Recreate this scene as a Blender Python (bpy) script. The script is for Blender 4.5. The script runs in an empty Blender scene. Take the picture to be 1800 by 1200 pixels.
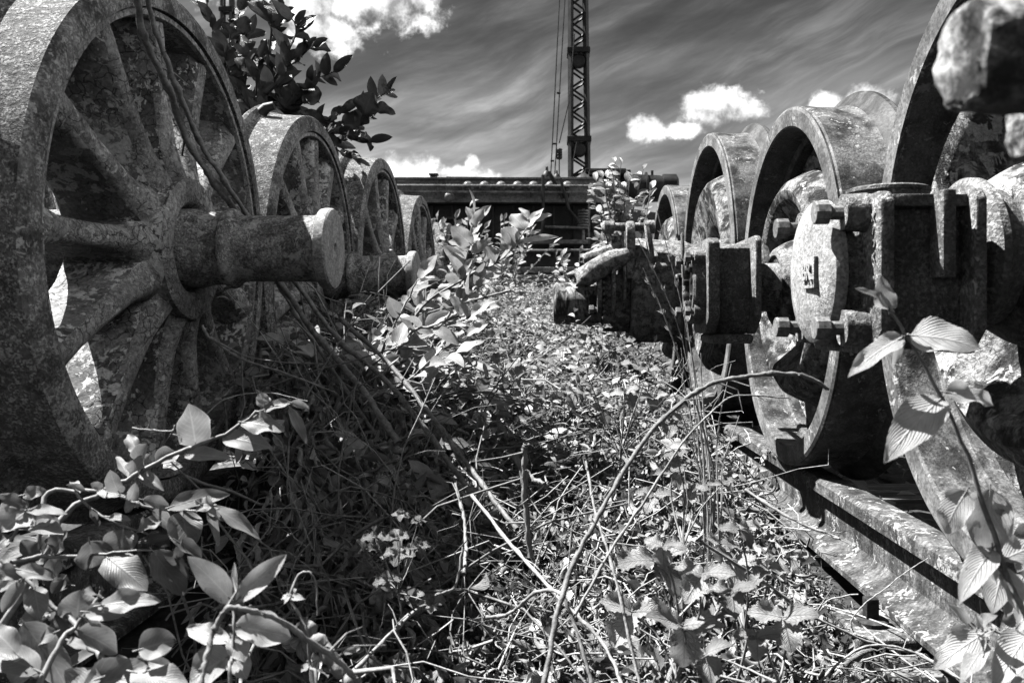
import bpy, bmesh, math, random
import numpy as np
from mathutils import Vector, Matrix
R_ = math.radians
rng = np.random.default_rng(7)
random.seed(7)
S = bpy.context.scene
C = S.collection
F = 1480.0; VX = 970.0; VY = 565.0          # focal length and vanishing point in photo pixels

# ---------------------------------------------------------------- camera
cd = bpy.data.cameras.new('camera'); cam = bpy.data.objects.new('camera', cd); C.objects.link(cam)
cam.location = (0, 0, 0); cam.rotation_euler = (R_(90), 0, 0)
cd.sensor_width = 36; cd.lens = 29.6
cd.shift_x = -(VX-900)/1800; cd.shift_y = (VY-600)/1800
cd.clip_start = .05; cd.clip_end = 3000
cd.dof.use_dof = True; cd.dof.focus_distance = 1.9; cd.dof.aperture_fstop = 13
S.camera = cam
# ---------------------------------------------------------------- light
sunv = Vector((-.60, .20, 1.0)).normalized()
sl = bpy.data.lights.new('sun', 'SUN'); so = bpy.data.objects.new('sun', sl); C.objects.link(so)
sl.energy = 5.0; sl.angle = R_(.5); sl.color = (1, .995, .985)
so.rotation_euler = sunv.to_track_quat('Z', 'Y').to_euler(); so.location = (0, 0, 20)
S.view_settings.view_transform = 'Standard'; S.view_settings.look = 'None'
S.view_settings.exposure = 1.2; S.view_settings.gamma = 1; S.view_settings.use_curve_mapping = False
S.render.engine = 'CYCLES'
S.cycles.use_denoising = True
S.cycles.max_bounces = 5; S.cycles.diffuse_bounces = 0; S.cycles.glossy_bounces = 2; S.cycles.transmission_bounces = 2

class NT:
    """tiny node helper"""
    def __init__(s, nt): s.nt = nt; nt.nodes.clear()
    def n(s, t, props=None, **ins):
        nd = s.nt.nodes.new(t)
        for k, v in (props or {}).items(): setattr(nd, k, v)
        for k, v in ins.items():
            key = int(k[1:]) if k[0] == 'i' and k[1:].isdigit() else k.replace('_', ' ')
            s.set(nd, key, v)
        return nd
    def set(s, nd, key, v):
        sk = nd.inputs[key]
        if isinstance(v, bpy.types.NodeSocket): s.nt.links.new(v, sk)
        elif isinstance(v, bpy.types.Node): s.nt.links.new(v.outputs[0], sk)
        else: sk.default_value = v
    def m(s, op, a, b=0.0, c=None, clamp=False):
        nd = s.n('ShaderNodeMath', dict(operation=op, use_clamp=clamp), i0=a, i1=b)
        if c is not None: s.set(nd, 2, c)
        return nd.outputs[0]
    def vm(s, op, a, b=(0, 0, 0)):
        nd = s.n('ShaderNodeVectorMath', dict(operation=op), i0=a, i1=b)
        return nd.outputs[0]
    def noise(s, vec, scale, detail=8, rough=.6, dist=0.0):
        return s.n('ShaderNodeTexNoise', None, Vector=vec, Scale=scale, Detail=float(detail), Roughness=rough, Distortion=dist).outputs[0]
    def ss(s, v, a, b):
        nd = s.n('ShaderNodeMapRange', dict(interpolation_type='SMOOTHSTEP'), Value=v)
        nd.inputs['From Min'].default_value = a; nd.inputs['From Max'].default_value = b
        return nd.outputs[0]
    def mr(s, v, a, b, c, d):
        nd = s.n('ShaderNodeMapRange', None, Value=v)
        for k, x in zip(('From Min', 'From Max', 'To Min', 'To Max'), (a, b, c, d)): nd.inputs[k].default_value = x
        return nd.outputs[0]
    def mixf(s, f, a, b):
        nd = s.n('ShaderNodeMix', dict(data_type='FLOAT'), i0=f, i2=a, i3=b)
        return nd.outputs[0]

# ---------------------------------------------------------------- sky
def make_world():
    w = bpy.data.worlds.new('World'); S.world = w; w.use_nodes = True
    t = NT(w.node_tree)
    sky = t.n('ShaderNodeTexSky', dict(sky_type='NISHITA', sun_disc=False))
    sky.sun_elevation = math.asin(sunv.z); sky.sun_rotation = math.atan2(sunv.x, sunv.y)
    bw = t.n('ShaderNodeRGBToBW', None, Color=sky.outputs[0]).outputs[0]
    d = t.n('ShaderNodeTexCoord').outputs['Generated']
    sp = t.n('ShaderNodeSeparateXYZ', None, Vector=d)
    az = t.m('ARCTAN2', sp.outputs[0], sp.outputs[1]); el = t.m('ARCSINE', sp.outputs[2])
    # thin cirrus streaks: stretched, warped noise over azimuth / elevation
    cv = t.n('ShaderNodeCombineXYZ', None, X=az, Y=el, Z=0.0).outputs[0]
    warp = t.n('ShaderNodeTexNoise', None, Vector=cv, Scale=3.0, Detail=3.0).outputs['Color']
    wv = t.n('ShaderNodeVectorMath', dict(operation='MULTIPLY_ADD'), i0=warp, i1=(.16, .07, 0), i2=cv).outputs[0]
    rot1 = t.n('ShaderNodeMapping', None, Vector=wv); rot1.inputs['Rotation'].default_value = (0, 0, R_(-13))
    mp = t.n('ShaderNodeMapping', None, Vector=rot1.outputs[0]); mp.inputs['Scale'].default_value = (1.0, 5.0, 1)
    c1 = t.noise(mp.outputs[0], 3.2, 9, .58, .15)
    rot2 = t.n('ShaderNodeMapping', None, Vector=wv); rot2.inputs['Rotation'].default_value = (0, 0, R_(-24))
    mp2 = t.n('ShaderNodeMapping', None, Vector=rot2.outputs[0]); mp2.inputs['Scale'].default_value = (1.0, 7.0, 1); mp2.inputs['Location'].default_value = (4, 2, 0)
    c2 = t.noise(mp2.outputs[0], 4.5, 9, .62, .25)
    cir = t.m('ADD', t.m('MULTIPLY', c1, .68), t.m('MULTIPLY', c2, .32))
    cirm = t.ss(cir, .34, .70)
    hor = t.mr(el, 0.0, .42, 1.0, 0.0)                 # paler towards the horizon
    base = t.m('MULTIPLY', bw, t.m('MULTIPLY_ADD', t.m('POWER', hor, 1.4), .70, .12))
    base = t.m('MULTIPLY', base, t.m('ADD', t.m('MULTIPLY_ADD', cirm, 1.0, .58), t.m('MULTIPLY', t.m('POWER', t.ss(c2, .42, .72), 1.5), t.m('MULTIPLY', t.ss(c1, .35, .6), .75))))
    # cumulus clouds standing over the yard (azimuth, elevation, half sizes)
    def ang(px, py): 
        dx = px-VX
        return math.atan(dx/F), math.atan((VY-py)/math.hypot(F, dx))
    blobs = [(600, -15, 135, 70), (690, -5, 90, 55), (575, 52, 60, 38), (520, -60, 220, 70), (728, 300, 62, 34), (690, 318, 60, 30), (800, 312, 75, 20), (830, 287, 13, 14),
             (1248, 188, 66, 33), (1300, 196, 40, 18), (1136, 226, 36, 22), (1205, 228, 40, 14), (1452, 180, 34, 24), (1520, 180, 46, 27)]
    tot = None
    n1 = t.noise(cv, 22, 9, .62, .1); n2 = t.noise(cv, 60, 5, .6)
    for (px, py, rx, ry) in blobs:
        a0, e0 = ang(px, py); ra = rx/F; re = ry/F
        dx = t.m('DIVIDE', t.m('SUBTRACT', az, a0), ra); dy = t.m('DIVIDE', t.m('SUBTRACT', el, e0), re)
        r = t.m('SQRT', t.m('ADD', t.m('MULTIPLY', dx, dx), t.m('MULTIPLY', dy, dy)))
        v = t.m('SUBTRACT', 1.15, r)
        tot = v if tot is None else t.m('MAXIMUM', tot, v)
    fld = t.m('ADD', tot, t.m('ADD', t.m('MULTIPLY_ADD', n1, 2.5, -1.25), t.m('MULTIPLY_ADD', n2, .8, -.4)))
    mask = t.ss(fld, .0, .70)
    cvo = t.vm('ADD', cv, (-.010, .016, 0))
    rel = t.m('SUBTRACT', t.noise(cv, 22, 7, .6, .1), t.noise(cvo, 22, 7, .6, .1))
    shade = t.m('MAXIMUM', t.m('ADD', t.m('MULTIPLY', rel, 2.4), .70), .25)
    # a bank of bright cloud added in the unseen east, lighting the left wheels
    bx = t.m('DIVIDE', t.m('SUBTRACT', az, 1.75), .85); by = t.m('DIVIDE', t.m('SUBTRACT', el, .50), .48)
    fill_bank = t.m('SUBTRACT', 1.1, t.m('SQRT', t.m('ADD', t.m('MULTIPLY', bx, bx), t.m('MULTIPLY', by, by))))
    mask = t.m('MAXIMUM', mask, t.ss(t.m('ADD', fill_bank, t.m('MULTIPLY_ADD', n1, 1.6, -.8)), .0, .5))
    cloud = t.m('MULTIPLY', shade, 7.0)
    mask = t.m('MULTIPLY', mask, t.ss(el, .0, .05))
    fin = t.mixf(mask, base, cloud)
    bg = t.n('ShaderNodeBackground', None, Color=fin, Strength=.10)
    t.n('ShaderNodeOutputWorld', None, Surface=bg)
make_world()

# ---------------------------------------------------------------- materials
def newmat(name):
    m = bpy.data.materials.new(name); m.use_nodes = True
    return m, NT(m.node_tree)
def fin(t, bsdf): t.n('ShaderNodeOutputMaterial', None, Surface=bsdf)
def objvec(t, seed=0.0):
    tc = t.n('ShaderNodeTexCoord').outputs['Object']; oi = t.n('ShaderNodeObjectInfo').outputs['Location']
    return t.n('ShaderNodeVectorMath', dict(operation='MULTIPLY_ADD'), i0=oi, i1=(3.1, 3.7, 2.3), i2=tc).outputs[0], tc

def metal(name, dark, light, s=9.0, lich=0.0, lichc=.6, ls=26.0, crack=0.0, cs=28.0, bump=.5, rough=.75, fine=90.0, lo=.38, hi=.66, pit=0.0, streak=0.0, metallic=0.0):
    m, t = newmat(name); v, tc = objvec(t)
    n1 = t.noise(v, s, 12, .68, .2); n2 = t.noise(v, fine, 6, .7)
    f = t.ss(n1, lo, hi)
    col = t.m('MULTIPLY_ADD', f, light-dark, dark)
    col = t.m('MULTIPLY', col, t.mr(n2, .3, .7, .30, 1.70))
    h = t.m('ADD', t.m('MULTIPLY', n1, .9), t.m('MULTIPLY', n2, .35))
    if streak:
        mp = t.n('ShaderNodeMapping', None, Vector=v); mp.inputs['Scale'].default_value = (1, 1, .12)
        st = t.ss(t.noise(mp.outputs[0], 45, 5, .6), .45, .6)
        col = t.m('MULTIPLY', col, t.m('MULTIPLY_ADD', st, -streak, 1.0))
    if pit:
        n3 = t.noise(v, 210, 3, .6); pt = t.ss(n3, .56, .44)
        n4 = t.ss(t.noise(v, 60, 4, .6), .6, .45); pt = t.m('MULTIPLY', pt, n4)
        col = t.m('MULTIPLY', col, t.m('MULTIPLY_ADD', pt, pit-.05 if pit > .95 else pit, 1-pit)); h = t.m('ADD', h, t.m('MULTIPLY', pt, .5))
    if crack:
        wv = t.n('ShaderNodeVectorMath', dict(operation='MULTIPLY_ADD'), i0=t.n('ShaderNodeTexNoise', None, Vector=v, Scale=22.0, Detail=4.0).outputs['Color'], i1=(.045, .045, .045), i2=v).outputs[0]
        vo = t.n('ShaderNodeTexVoronoi', dict(feature='DISTANCE_TO_EDGE'), Vector=wv, Scale=cs).outputs['Distance']
        where = t.ss(t.noise(v, s*.9, 5, .5), .42, .55)
        e = t.m('MULTIPLY', t.ss(vo, .045, .0), where)
        col = t.m('MULTIPLY', col, t.m('MULTIPLY_ADD', e, -.85*crack, 1.0))
        h = t.m('SUBTRACT', h, t.m('MULTIPLY', e, .8))
    if lich:
        nl = t.noise(v, ls, 5, .65, .5); n5 = t.noise(v, ls*.22, 3, .5)
        lm = t.ss(t.m('ADD', nl, t.m('MULTIPLY', n5, .6)), .98-lich*.35, 1.02-lich*.35)
        vs = t.n('ShaderNodeTexVoronoi', None, Vector=v, Scale=ls*1.4, Randomness=1.0).outputs['Distance']
        sp = t.m('MULTIPLY', t.ss(vs, .26, .18), t.ss(n5, .50, .56))
        lm = t.m('MAXIMUM', lm, t.m('MULTIPLY', sp, min(1, lich*1.3)))
        lc = t.m('MULTIPLY', t.mr(t.noise(v, 160, 3, .6), .3, .7, .6, 1.25), lichc)
        col = t.mixf(lm, col, lc); h = t.m('ADD', h, t.m('MULTIPLY', lm, .35))
    col = t.m('MINIMUM', col, .8)
    bm = t.n('ShaderNodeBump', None, Strength=bump, Distance=.006, Height=h)
    b = t.n('ShaderNodeBsdfPrincipled', None, Base_Color=col, Roughness=rough, Metallic=metallic, Normal=bm.outputs[0])
    b.inputs['Specular IOR Level'].default_value = .35
    fin(t, b); return m

def leafmat(name, a, b, trans=.25, rough=.45, vein=.25, spec=.5, veins=9.0, holes=False, bumpy=.6):
    m, t = newmat(name)
    uv = t.n('ShaderNodeTexCoord').outputs['UV']; sp = t.n('ShaderNodeSeparateXYZ', None, Vector=uv)
    u = sp.outputs[0]; vv = t.m('ABSOLUTE', t.m('MULTIPLY_ADD', sp.outputs[1], 2.0, -1.0))
    rnd = t.n('ShaderNodeAttribute', dict(attribute_name='rnd')).outputs['Fac']
    ph = t.m('ADD', t.m('SUBTRACT', t.m('MULTIPLY', u, t.m('MULTIPLY_ADD', rnd, veins*.35, veins*.8)), t.m('MULTIPLY', vv, 2.4)), t.m('MULTIPLY', t.m('MULTIPLY', vv, vv), -.7))
    w = t.m('ABSOLUTE', t.m('SUBTRACT', t.m('FRACT', ph), .5))      # 0 at vein centre
    sv = t.ss(w, .13, .0)
    mid = t.ss(vv, .09, .0)
    ve = t.m('MAXIMUM', t.m('MULTIPLY', sv, .6), mid)
    geo = t.n('ShaderNodeNewGeometry')
    nz = t.noise(geo.outputs['Position'], 38, 5, .65)
    col = t.m('MULTIPLY_ADD', rnd, b-a, a)
    col = t.m('MULTIPLY', col, t.mr(nz, .3, .7, .72, 1.25))
    col = t.m('MULTIPLY', col, t.m('MULTIPLY_ADD', ve, vein*1.3, 1.0))
    spot = t.ss(t.noise(geo.outputs['Position'], 85, 3, .6), .64, .69)
    blot = t.ss(t.noise(geo.outputs['Position'], 16, 3, .5), .50, .64)
    col = t.m('MULTIPLY', col, t.m('MULTIPLY_ADD', t.m('MULTIPLY', spot, t.m('MULTIPLY_ADD', blot, .8, .2)), -.75, 1.0))
    col = t.m('MULTIPLY', col, t.m('MULTIPLY_ADD', blot, -.28, 1.1))
    edge = t.m('MULTIPLY', t.ss(vv, .86, .99), t.ss(rnd, .4, .6))
    col = t.m('MULTIPLY', col, t.m('MULTIPLY_ADD', edge, .35, 1.0))
    back = geo.outputs['Backfacing']
    col = t.m('MULTIPLY', col, t.m('MULTIPLY_ADD', back, .15, 1.0))
    puff = t.m('SUBTRACT', t.m('MULTIPLY', t.m('SINE', t.m('MULTIPLY', w, 6.28)), .3), t.m('MULTIPLY', ve, .7))
    bm = t.n('ShaderNodeBump', None, Strength=bumpy, Distance=.0013, Height=t.m('ADD', puff, t.m('MULTIPLY', nz, .8)))
    p = t.n('ShaderNodeBsdfPrincipled', None, Base_Color=col, Roughness=rough, Normal=bm.outputs[0])
    p.inputs['Specular IOR Level'].default_value = spec
    tr = t.n('ShaderNodeBsdfTranslucent', None, Color=t.m('MULTIPLY', col, 1.1))
    mx = t.n('ShaderNodeMixShader', None, Fac=trans); t.set(mx, 1, p); t.set(mx, 2, tr)
    fin(t, mx); return m

def plain(name, a, b, s=30.0, rough=.8, bump=.4, stretch=(1, 1, 1), fine=200.0, spec=.3, ringy=0.0):
    m, t = newmat(name); v, tc = objvec(t)
    mp = t.n('ShaderNodeMapping', None, Vector=v); mp.inputs['Scale'].default_value = stretch
    n1 = t.noise(mp.outputs[0], s, 8, .65, .3); n2 = t.noise(mp.outputs[0], fine, 4, .6)
    col = t.m('MULTIPLY', t.mr(n1, .32, .68, a, b), t.mr(n2, .3, .7, .7, 1.3))
    bm = t.n('ShaderNodeBump', None, Strength=bump, Distance=.004, Height=t.m('ADD', n1, t.m('MULTIPLY', n2, .4)))
    p = t.n('ShaderNodeBsdfPrincipled', None, Base_Color=t.m('MAXIMUM', col, .004), Roughness=rough, Normal=bm.outputs[0])
    p.inputs['Specular IOR Level'].default_value = spec
    fin(t, p); return m

M = {}
M['tyre'] = metal('rusty tyre steel', .13, .54, s=14, pit=.6, lich=.28, lichc=.45, ls=55, bump=.55, fine=150, lo=.36, hi=.62)
M['tread'] = metal('pitted rusty tread', .18, .56, s=26, lich=.2, lichc=.62, ls=70, bump=.9, fine=170, pit=.72, lo=.34, hi=.56)
M['ridge'] = metal('worn lit spoke ridge paint', .30, .60, s=12, lich=.2, lichc=.75, ls=50, pit=.3, crack=.8, cs=42, bump=.8, fine=120)  # worn ridge paint, its colour also lightened for the ambient light on front faces
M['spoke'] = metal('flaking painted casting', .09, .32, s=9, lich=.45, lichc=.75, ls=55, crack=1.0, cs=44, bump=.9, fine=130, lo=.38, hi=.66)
M['axle'] = metal('grainy axle steel', .22, .74, s=22, pit=.5, lich=.42, lichc=.55, ls=60, bump=.7, fine=190, lo=.38, hi=.64)
M['cap'] = metal('axle end steel', .32, .55, s=30, lich=.1, lichc=.6, ls=60, bump=.35, fine=240)
M['rtyre'] = metal('weathered wheel steel', .03, .29, s=16, lich=.12, lichc=.5, ls=60, bump=.3, fine=200, lo=.36, hi=.64, pit=.35, rough=.6)
M['rface'] = metal('smooth rim face', .12, .30, s=12, bump=.2, fine=160, lich=.08, lichc=.5, ls=60, rough=.6)
M['flange'] = metal('dark rusty flange', .02, .13, s=11, bump=.3, fine=150, rough=.65)
M['dome'] = metal('dull domed cap', .15, .3, s=6, bump=.2, fine=40, rough=.35)
M['web'] = metal('peeling whitewashed web', .03, .50, s=18, crack=.35, cs=60, pit=.4, bump=.7, fine=120, lo=.42, hi=.58, lich=.3, lichc=.7)
M['bracket'] = metal('rough scaled casting', .03, .60, s=26, bump=1.0, fine=120, lo=.42, hi=.6)
M['covermetal'] = metal('smooth weathered cover', .34, .62, s=7, lich=.06, lichc=.75, ls=40, bump=.35, fine=200, pit=.2, lo=.3, hi=.6)
M['box'] = metal('cast axle box iron', .22, .54, s=10, pit=.55, lich=.1, lichc=.65, ls=50, bump=.55, fine=170, lo=.34, hi=.66, rough=.7)
M['moss'] = metal('mossy casting', .14, .58, s=40, lich=.35, lichc=.5, ls=90, bump=1.0, fine=260, lo=.42, hi=.58)
M['drip'] = metal('streaked drum', .16, .6, s=12, streak=.95, bump=.5, fine=120, lo=.36, hi=.6)
M['railhead'] = metal('rail steel', .07, .30, s=13, lich=.25, lichc=.5, ls=70, bump=.5, pit=.3, streak=.5, fine=170, lo=.34, hi=.66)
M['darksteel'] = metal('dark steel', .03, .13, s=14, bump=.5, fine=120)
M['black'] = metal('sooty black iron', .010, .05, s=6, bump=.4, fine=60, lo=.35, hi=.7, rough=.5)
M['beam'] = metal('worn dark painted plate', .12, .30, s=2.2, bump=.3, fine=30, lich=.12, lichc=.2, ls=9, rough=.45)
M['pipe'] = metal('dull pipe steel', .16, .4, s=6, bump=.2, fine=40, rough=.45)
M['wood'] = plain('weathered sleeper timber', .05, .42, s=26, bump=1.0, stretch=(.12, 1, 1), fine=120)
M['soil'] = plain('dark soil', .02, .10, s=18, bump=1.0, fine=140)
M['bark'] = plain('pale cane bark', .22, .50, s=60, bump=.5, stretch=(1, 1, .4), spec=.4, rough=.6)
M['cane'] = plain('dark cane bark', .12, .38, s=70, bump=.5, spec=.4, rough=.6)
M['stem'] = plain('green stem', .25, .45, s=60, bump=.2, rough=.5)
M['straw'] = plain('dry straw', .35, .68, s=60, bump=.4, rough=.7)
M['dstem'] = plain('dark twig', .02, .07, s=60, bump=.3)
M['leaf'] = leafmat('broad shrub leaf', .05, .38, trans=.3, vein=.30, spec=.5, bumpy=.32)
M['leafb'] = leafmat('bright leaf', .30, .60, trans=.28, vein=.2, spec=.5)
M['dog'] = leafmat('deeply veined leaf', .36, .60, trans=.4, vein=.18, veins=6.0, bumpy=1.0)
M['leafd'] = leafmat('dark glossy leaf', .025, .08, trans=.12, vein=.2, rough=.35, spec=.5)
M['cover'] = leafmat('ground cover leaf', .12, .60, trans=.25, vein=.15)
M['bram'] = leafmat('bramble leaf', .20, .48, trans=.25, vein=-.25, veins=8.0, bumpy=1.0)
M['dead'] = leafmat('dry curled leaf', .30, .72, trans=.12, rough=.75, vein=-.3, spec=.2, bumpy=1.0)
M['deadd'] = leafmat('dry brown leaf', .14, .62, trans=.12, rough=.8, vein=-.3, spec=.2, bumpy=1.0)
M['flower'] = leafmat('pale blossom', .6, .8, trans=.3, rough=.7, vein=0, spec=.2)
M['render'] = plain('pale rendered wall', .55, .75, s=1.5, bump=.1, fine=20)
M['roof'] = plain('grey roof', .12, .2, s=2, bump=.1, fine=20)
M['rub'] = plain('ballast', .05, .30, s=70, bump=1.0, fine=260)

# ---------------------------------------------------------------- object helpers
def W(px, py, d): return ((px-VX)*d/F, d, (VY-py)*d/F)
def link(o, parent=None):
    C.objects.link(o)
    if parent: o.parent = parent
    return o
def tag(o, label=None, cat=None, group=None, kind=None):
    for k, v in (('label', label), ('category', cat), ('group', group), ('kind', kind)):
        if v: o[k] = v
    return o
def thing(name, label, cat, loc=(0, 0, 0), group=None):
    o = bpy.data.objects.new(name, None); o.location = loc; o.empty_display_size = .1
    link(o); return tag(o, label, cat, group)
def copy_tree(o, parent=None):
    c = o.copy(); C.objects.link(c)
    if parent: c.parent = parent
    for ch in list(o.children): copy_tree(ch, c)
    return c

class MB:
    """collects lathes, boxes, prisms and tubes into one bmesh"""
    def __init__(s): s.bm = bmesh.new()
    def lathe(s, prof, seg=64, c=(0, 0, 0), axis='X', close=False, wob=0.0):
        rings = []
        for (a, r) in prof:
            ring = []
            for k in range(seg):
                th = 2*math.pi*k/seg; rr = r*(1+wob*math.sin(th*3+a*9)+wob*.6*math.sin(th*7))
                p = {'X': (a, rr*math.cos(th), rr*math.sin(th)), 'Y': (rr*math.cos(th), a, rr*math.sin(th)), 'Z': (rr*math.cos(th), rr*math.sin(th), a)}[axis]
                ring.append(s.bm.verts.new((p[0]+c[0], p[1]+c[1], p[2]+c[2])))
            rings.append(ring)
        n = len(rings)
        for i in range(n if close else n-1):
            A, B = rings[i], rings[(i+1) % n]
            for k in range(seg):
                s.bm.faces.new((A[k], A[(k+1) % seg], B[(k+1) % seg], B[k]))
        if not close:
            for ring in (rings[0], rings[-1]):
                try: s.bm.faces.new(ring)
                except ValueError: pass
        return s
    def box(s, a, b, bev=0.0, mat=None):
        vs = [s.bm.verts.new((x, y, z)) for x in (a[0], b[0]) for y in (a[1], b[1]) for z in (a[2], b[2])]
        fs = [(0, 1, 3, 2), (4, 6, 7, 5), (0, 4, 5, 1), (2, 3, 7, 6), (0, 2, 6, 4), (1, 5, 7, 3)]
        faces = [s.bm.faces.new([vs[i] for i in f]) for f in fs]
        if bev:
            es = list({e for f in faces for e in f.edges})
            r = bmesh.ops.bevel(s.bm, geom=es, offset=bev, segments=2, profile=.5, affect='EDGES')
            vs = list({v for f in r['faces'] for v in f.verts} | {v for v in vs if v.is_valid})
        if mat is not None: bmesh.ops.transform(s.bm, matrix=mat, verts=[v for v in vs if v.is_valid])
        return s
    def prism(s, pts, a, b, axis='X', bev=0.0):
        def P(u, v, w): return {'X': (w, u, v), 'Y': (u, w, v), 'Z': (u, v, w)}[axis]
        A = [s.bm.verts.new(P(u, v, a)) for u, v in pts]; B = [s.bm.verts.new(P(u, v, b)) for u, v in pts]
        fs = [s.bm.faces.new(A), s.bm.faces.new(B)]
        n = len(pts)
        for i in range(n): fs.append(s.bm.faces.new((A[i], A[(i+1) % n], B[(i+1) % n], B[i])))
        if bev: bmesh.ops.bevel(s.bm, geom=list({e for f in fs for e in f.edges}), offset=bev, segments=2, profile=.5, affect='EDGES')
        return s
    def tube(s, pts, rad, seg=8):
        pts = [Vector(p) for p in pts]; n = len(pts)
        rs = rad if isinstance(rad, (list, tuple)) else [rad]*n
        rings = []
        for i, p in enumerate(pts):
            tdir = (pts[min(i+1, n-1)]-pts[max(i-1, 0)]).normalized()
            ref = Vector((0, 0, 1)) if abs(tdir.z) < .9 else Vector((0, 1, 0))
            u = tdir.cross(ref).normalized(); v = tdir.cross(u)
            rings.append([s.bm.verts.new(p+(u*math.cos(2*math.pi*k/seg)+v*math.sin(2*math.pi*k/seg))*rs[i]) for k in range(seg)])
        for i in range(n-1):
            for k in range(seg): s.bm.faces.new((rings[i][k], rings[i][(k+1) % seg], rings[i+1][(k+1) % seg], rings[i+1][k]))
        s.bm.faces.new(rings[0]); s.bm.faces.new(rings[-1]); return s
    def build(s, name, mat, parent=None, loc=None, sharp=35, mats=None):
        bmesh.ops.recalc_face_normals(s.bm, faces=s.bm.faces)
        me = bpy.data.meshes.new(name); s.bm.to_mesh(me); s.bm.free()
        for f in me.polygons: f.use_smooth = True
        me.set_sharp_from_angle(angle=R_(sharp))
        me.materials.append(mat)
        o = bpy.data.objects.new(name, me); link(o, parent)
        if loc: o.location = loc
        return o

def text_mesh(txt, size, depth, name, mat, parent, mtx):
    cu = bpy.data.curves.new('lettering', 'FONT'); cu.body = txt; cu.size = size; cu.extrude = depth; cu.align_x = 'CENTER'; cu.align_y = 'CENTER'
    cu.bevel_depth = depth*.25; cu.offset = size*.012
    to = bpy.data.objects.new('lettering', cu); C.objects.link(to)
    bpy.context.view_layer.update()
    dg = bpy.context.evaluated_depsgraph_get()
    me = bpy.data.meshes.new_from_object(to.evaluated_get(dg))
    bpy.data.objects.remove(to); me.transform(mtx); me.name = name
    me.materials.clear(); me.materials.append(mat)
    return link(bpy.data.objects.new(name, me), parent)

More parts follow.
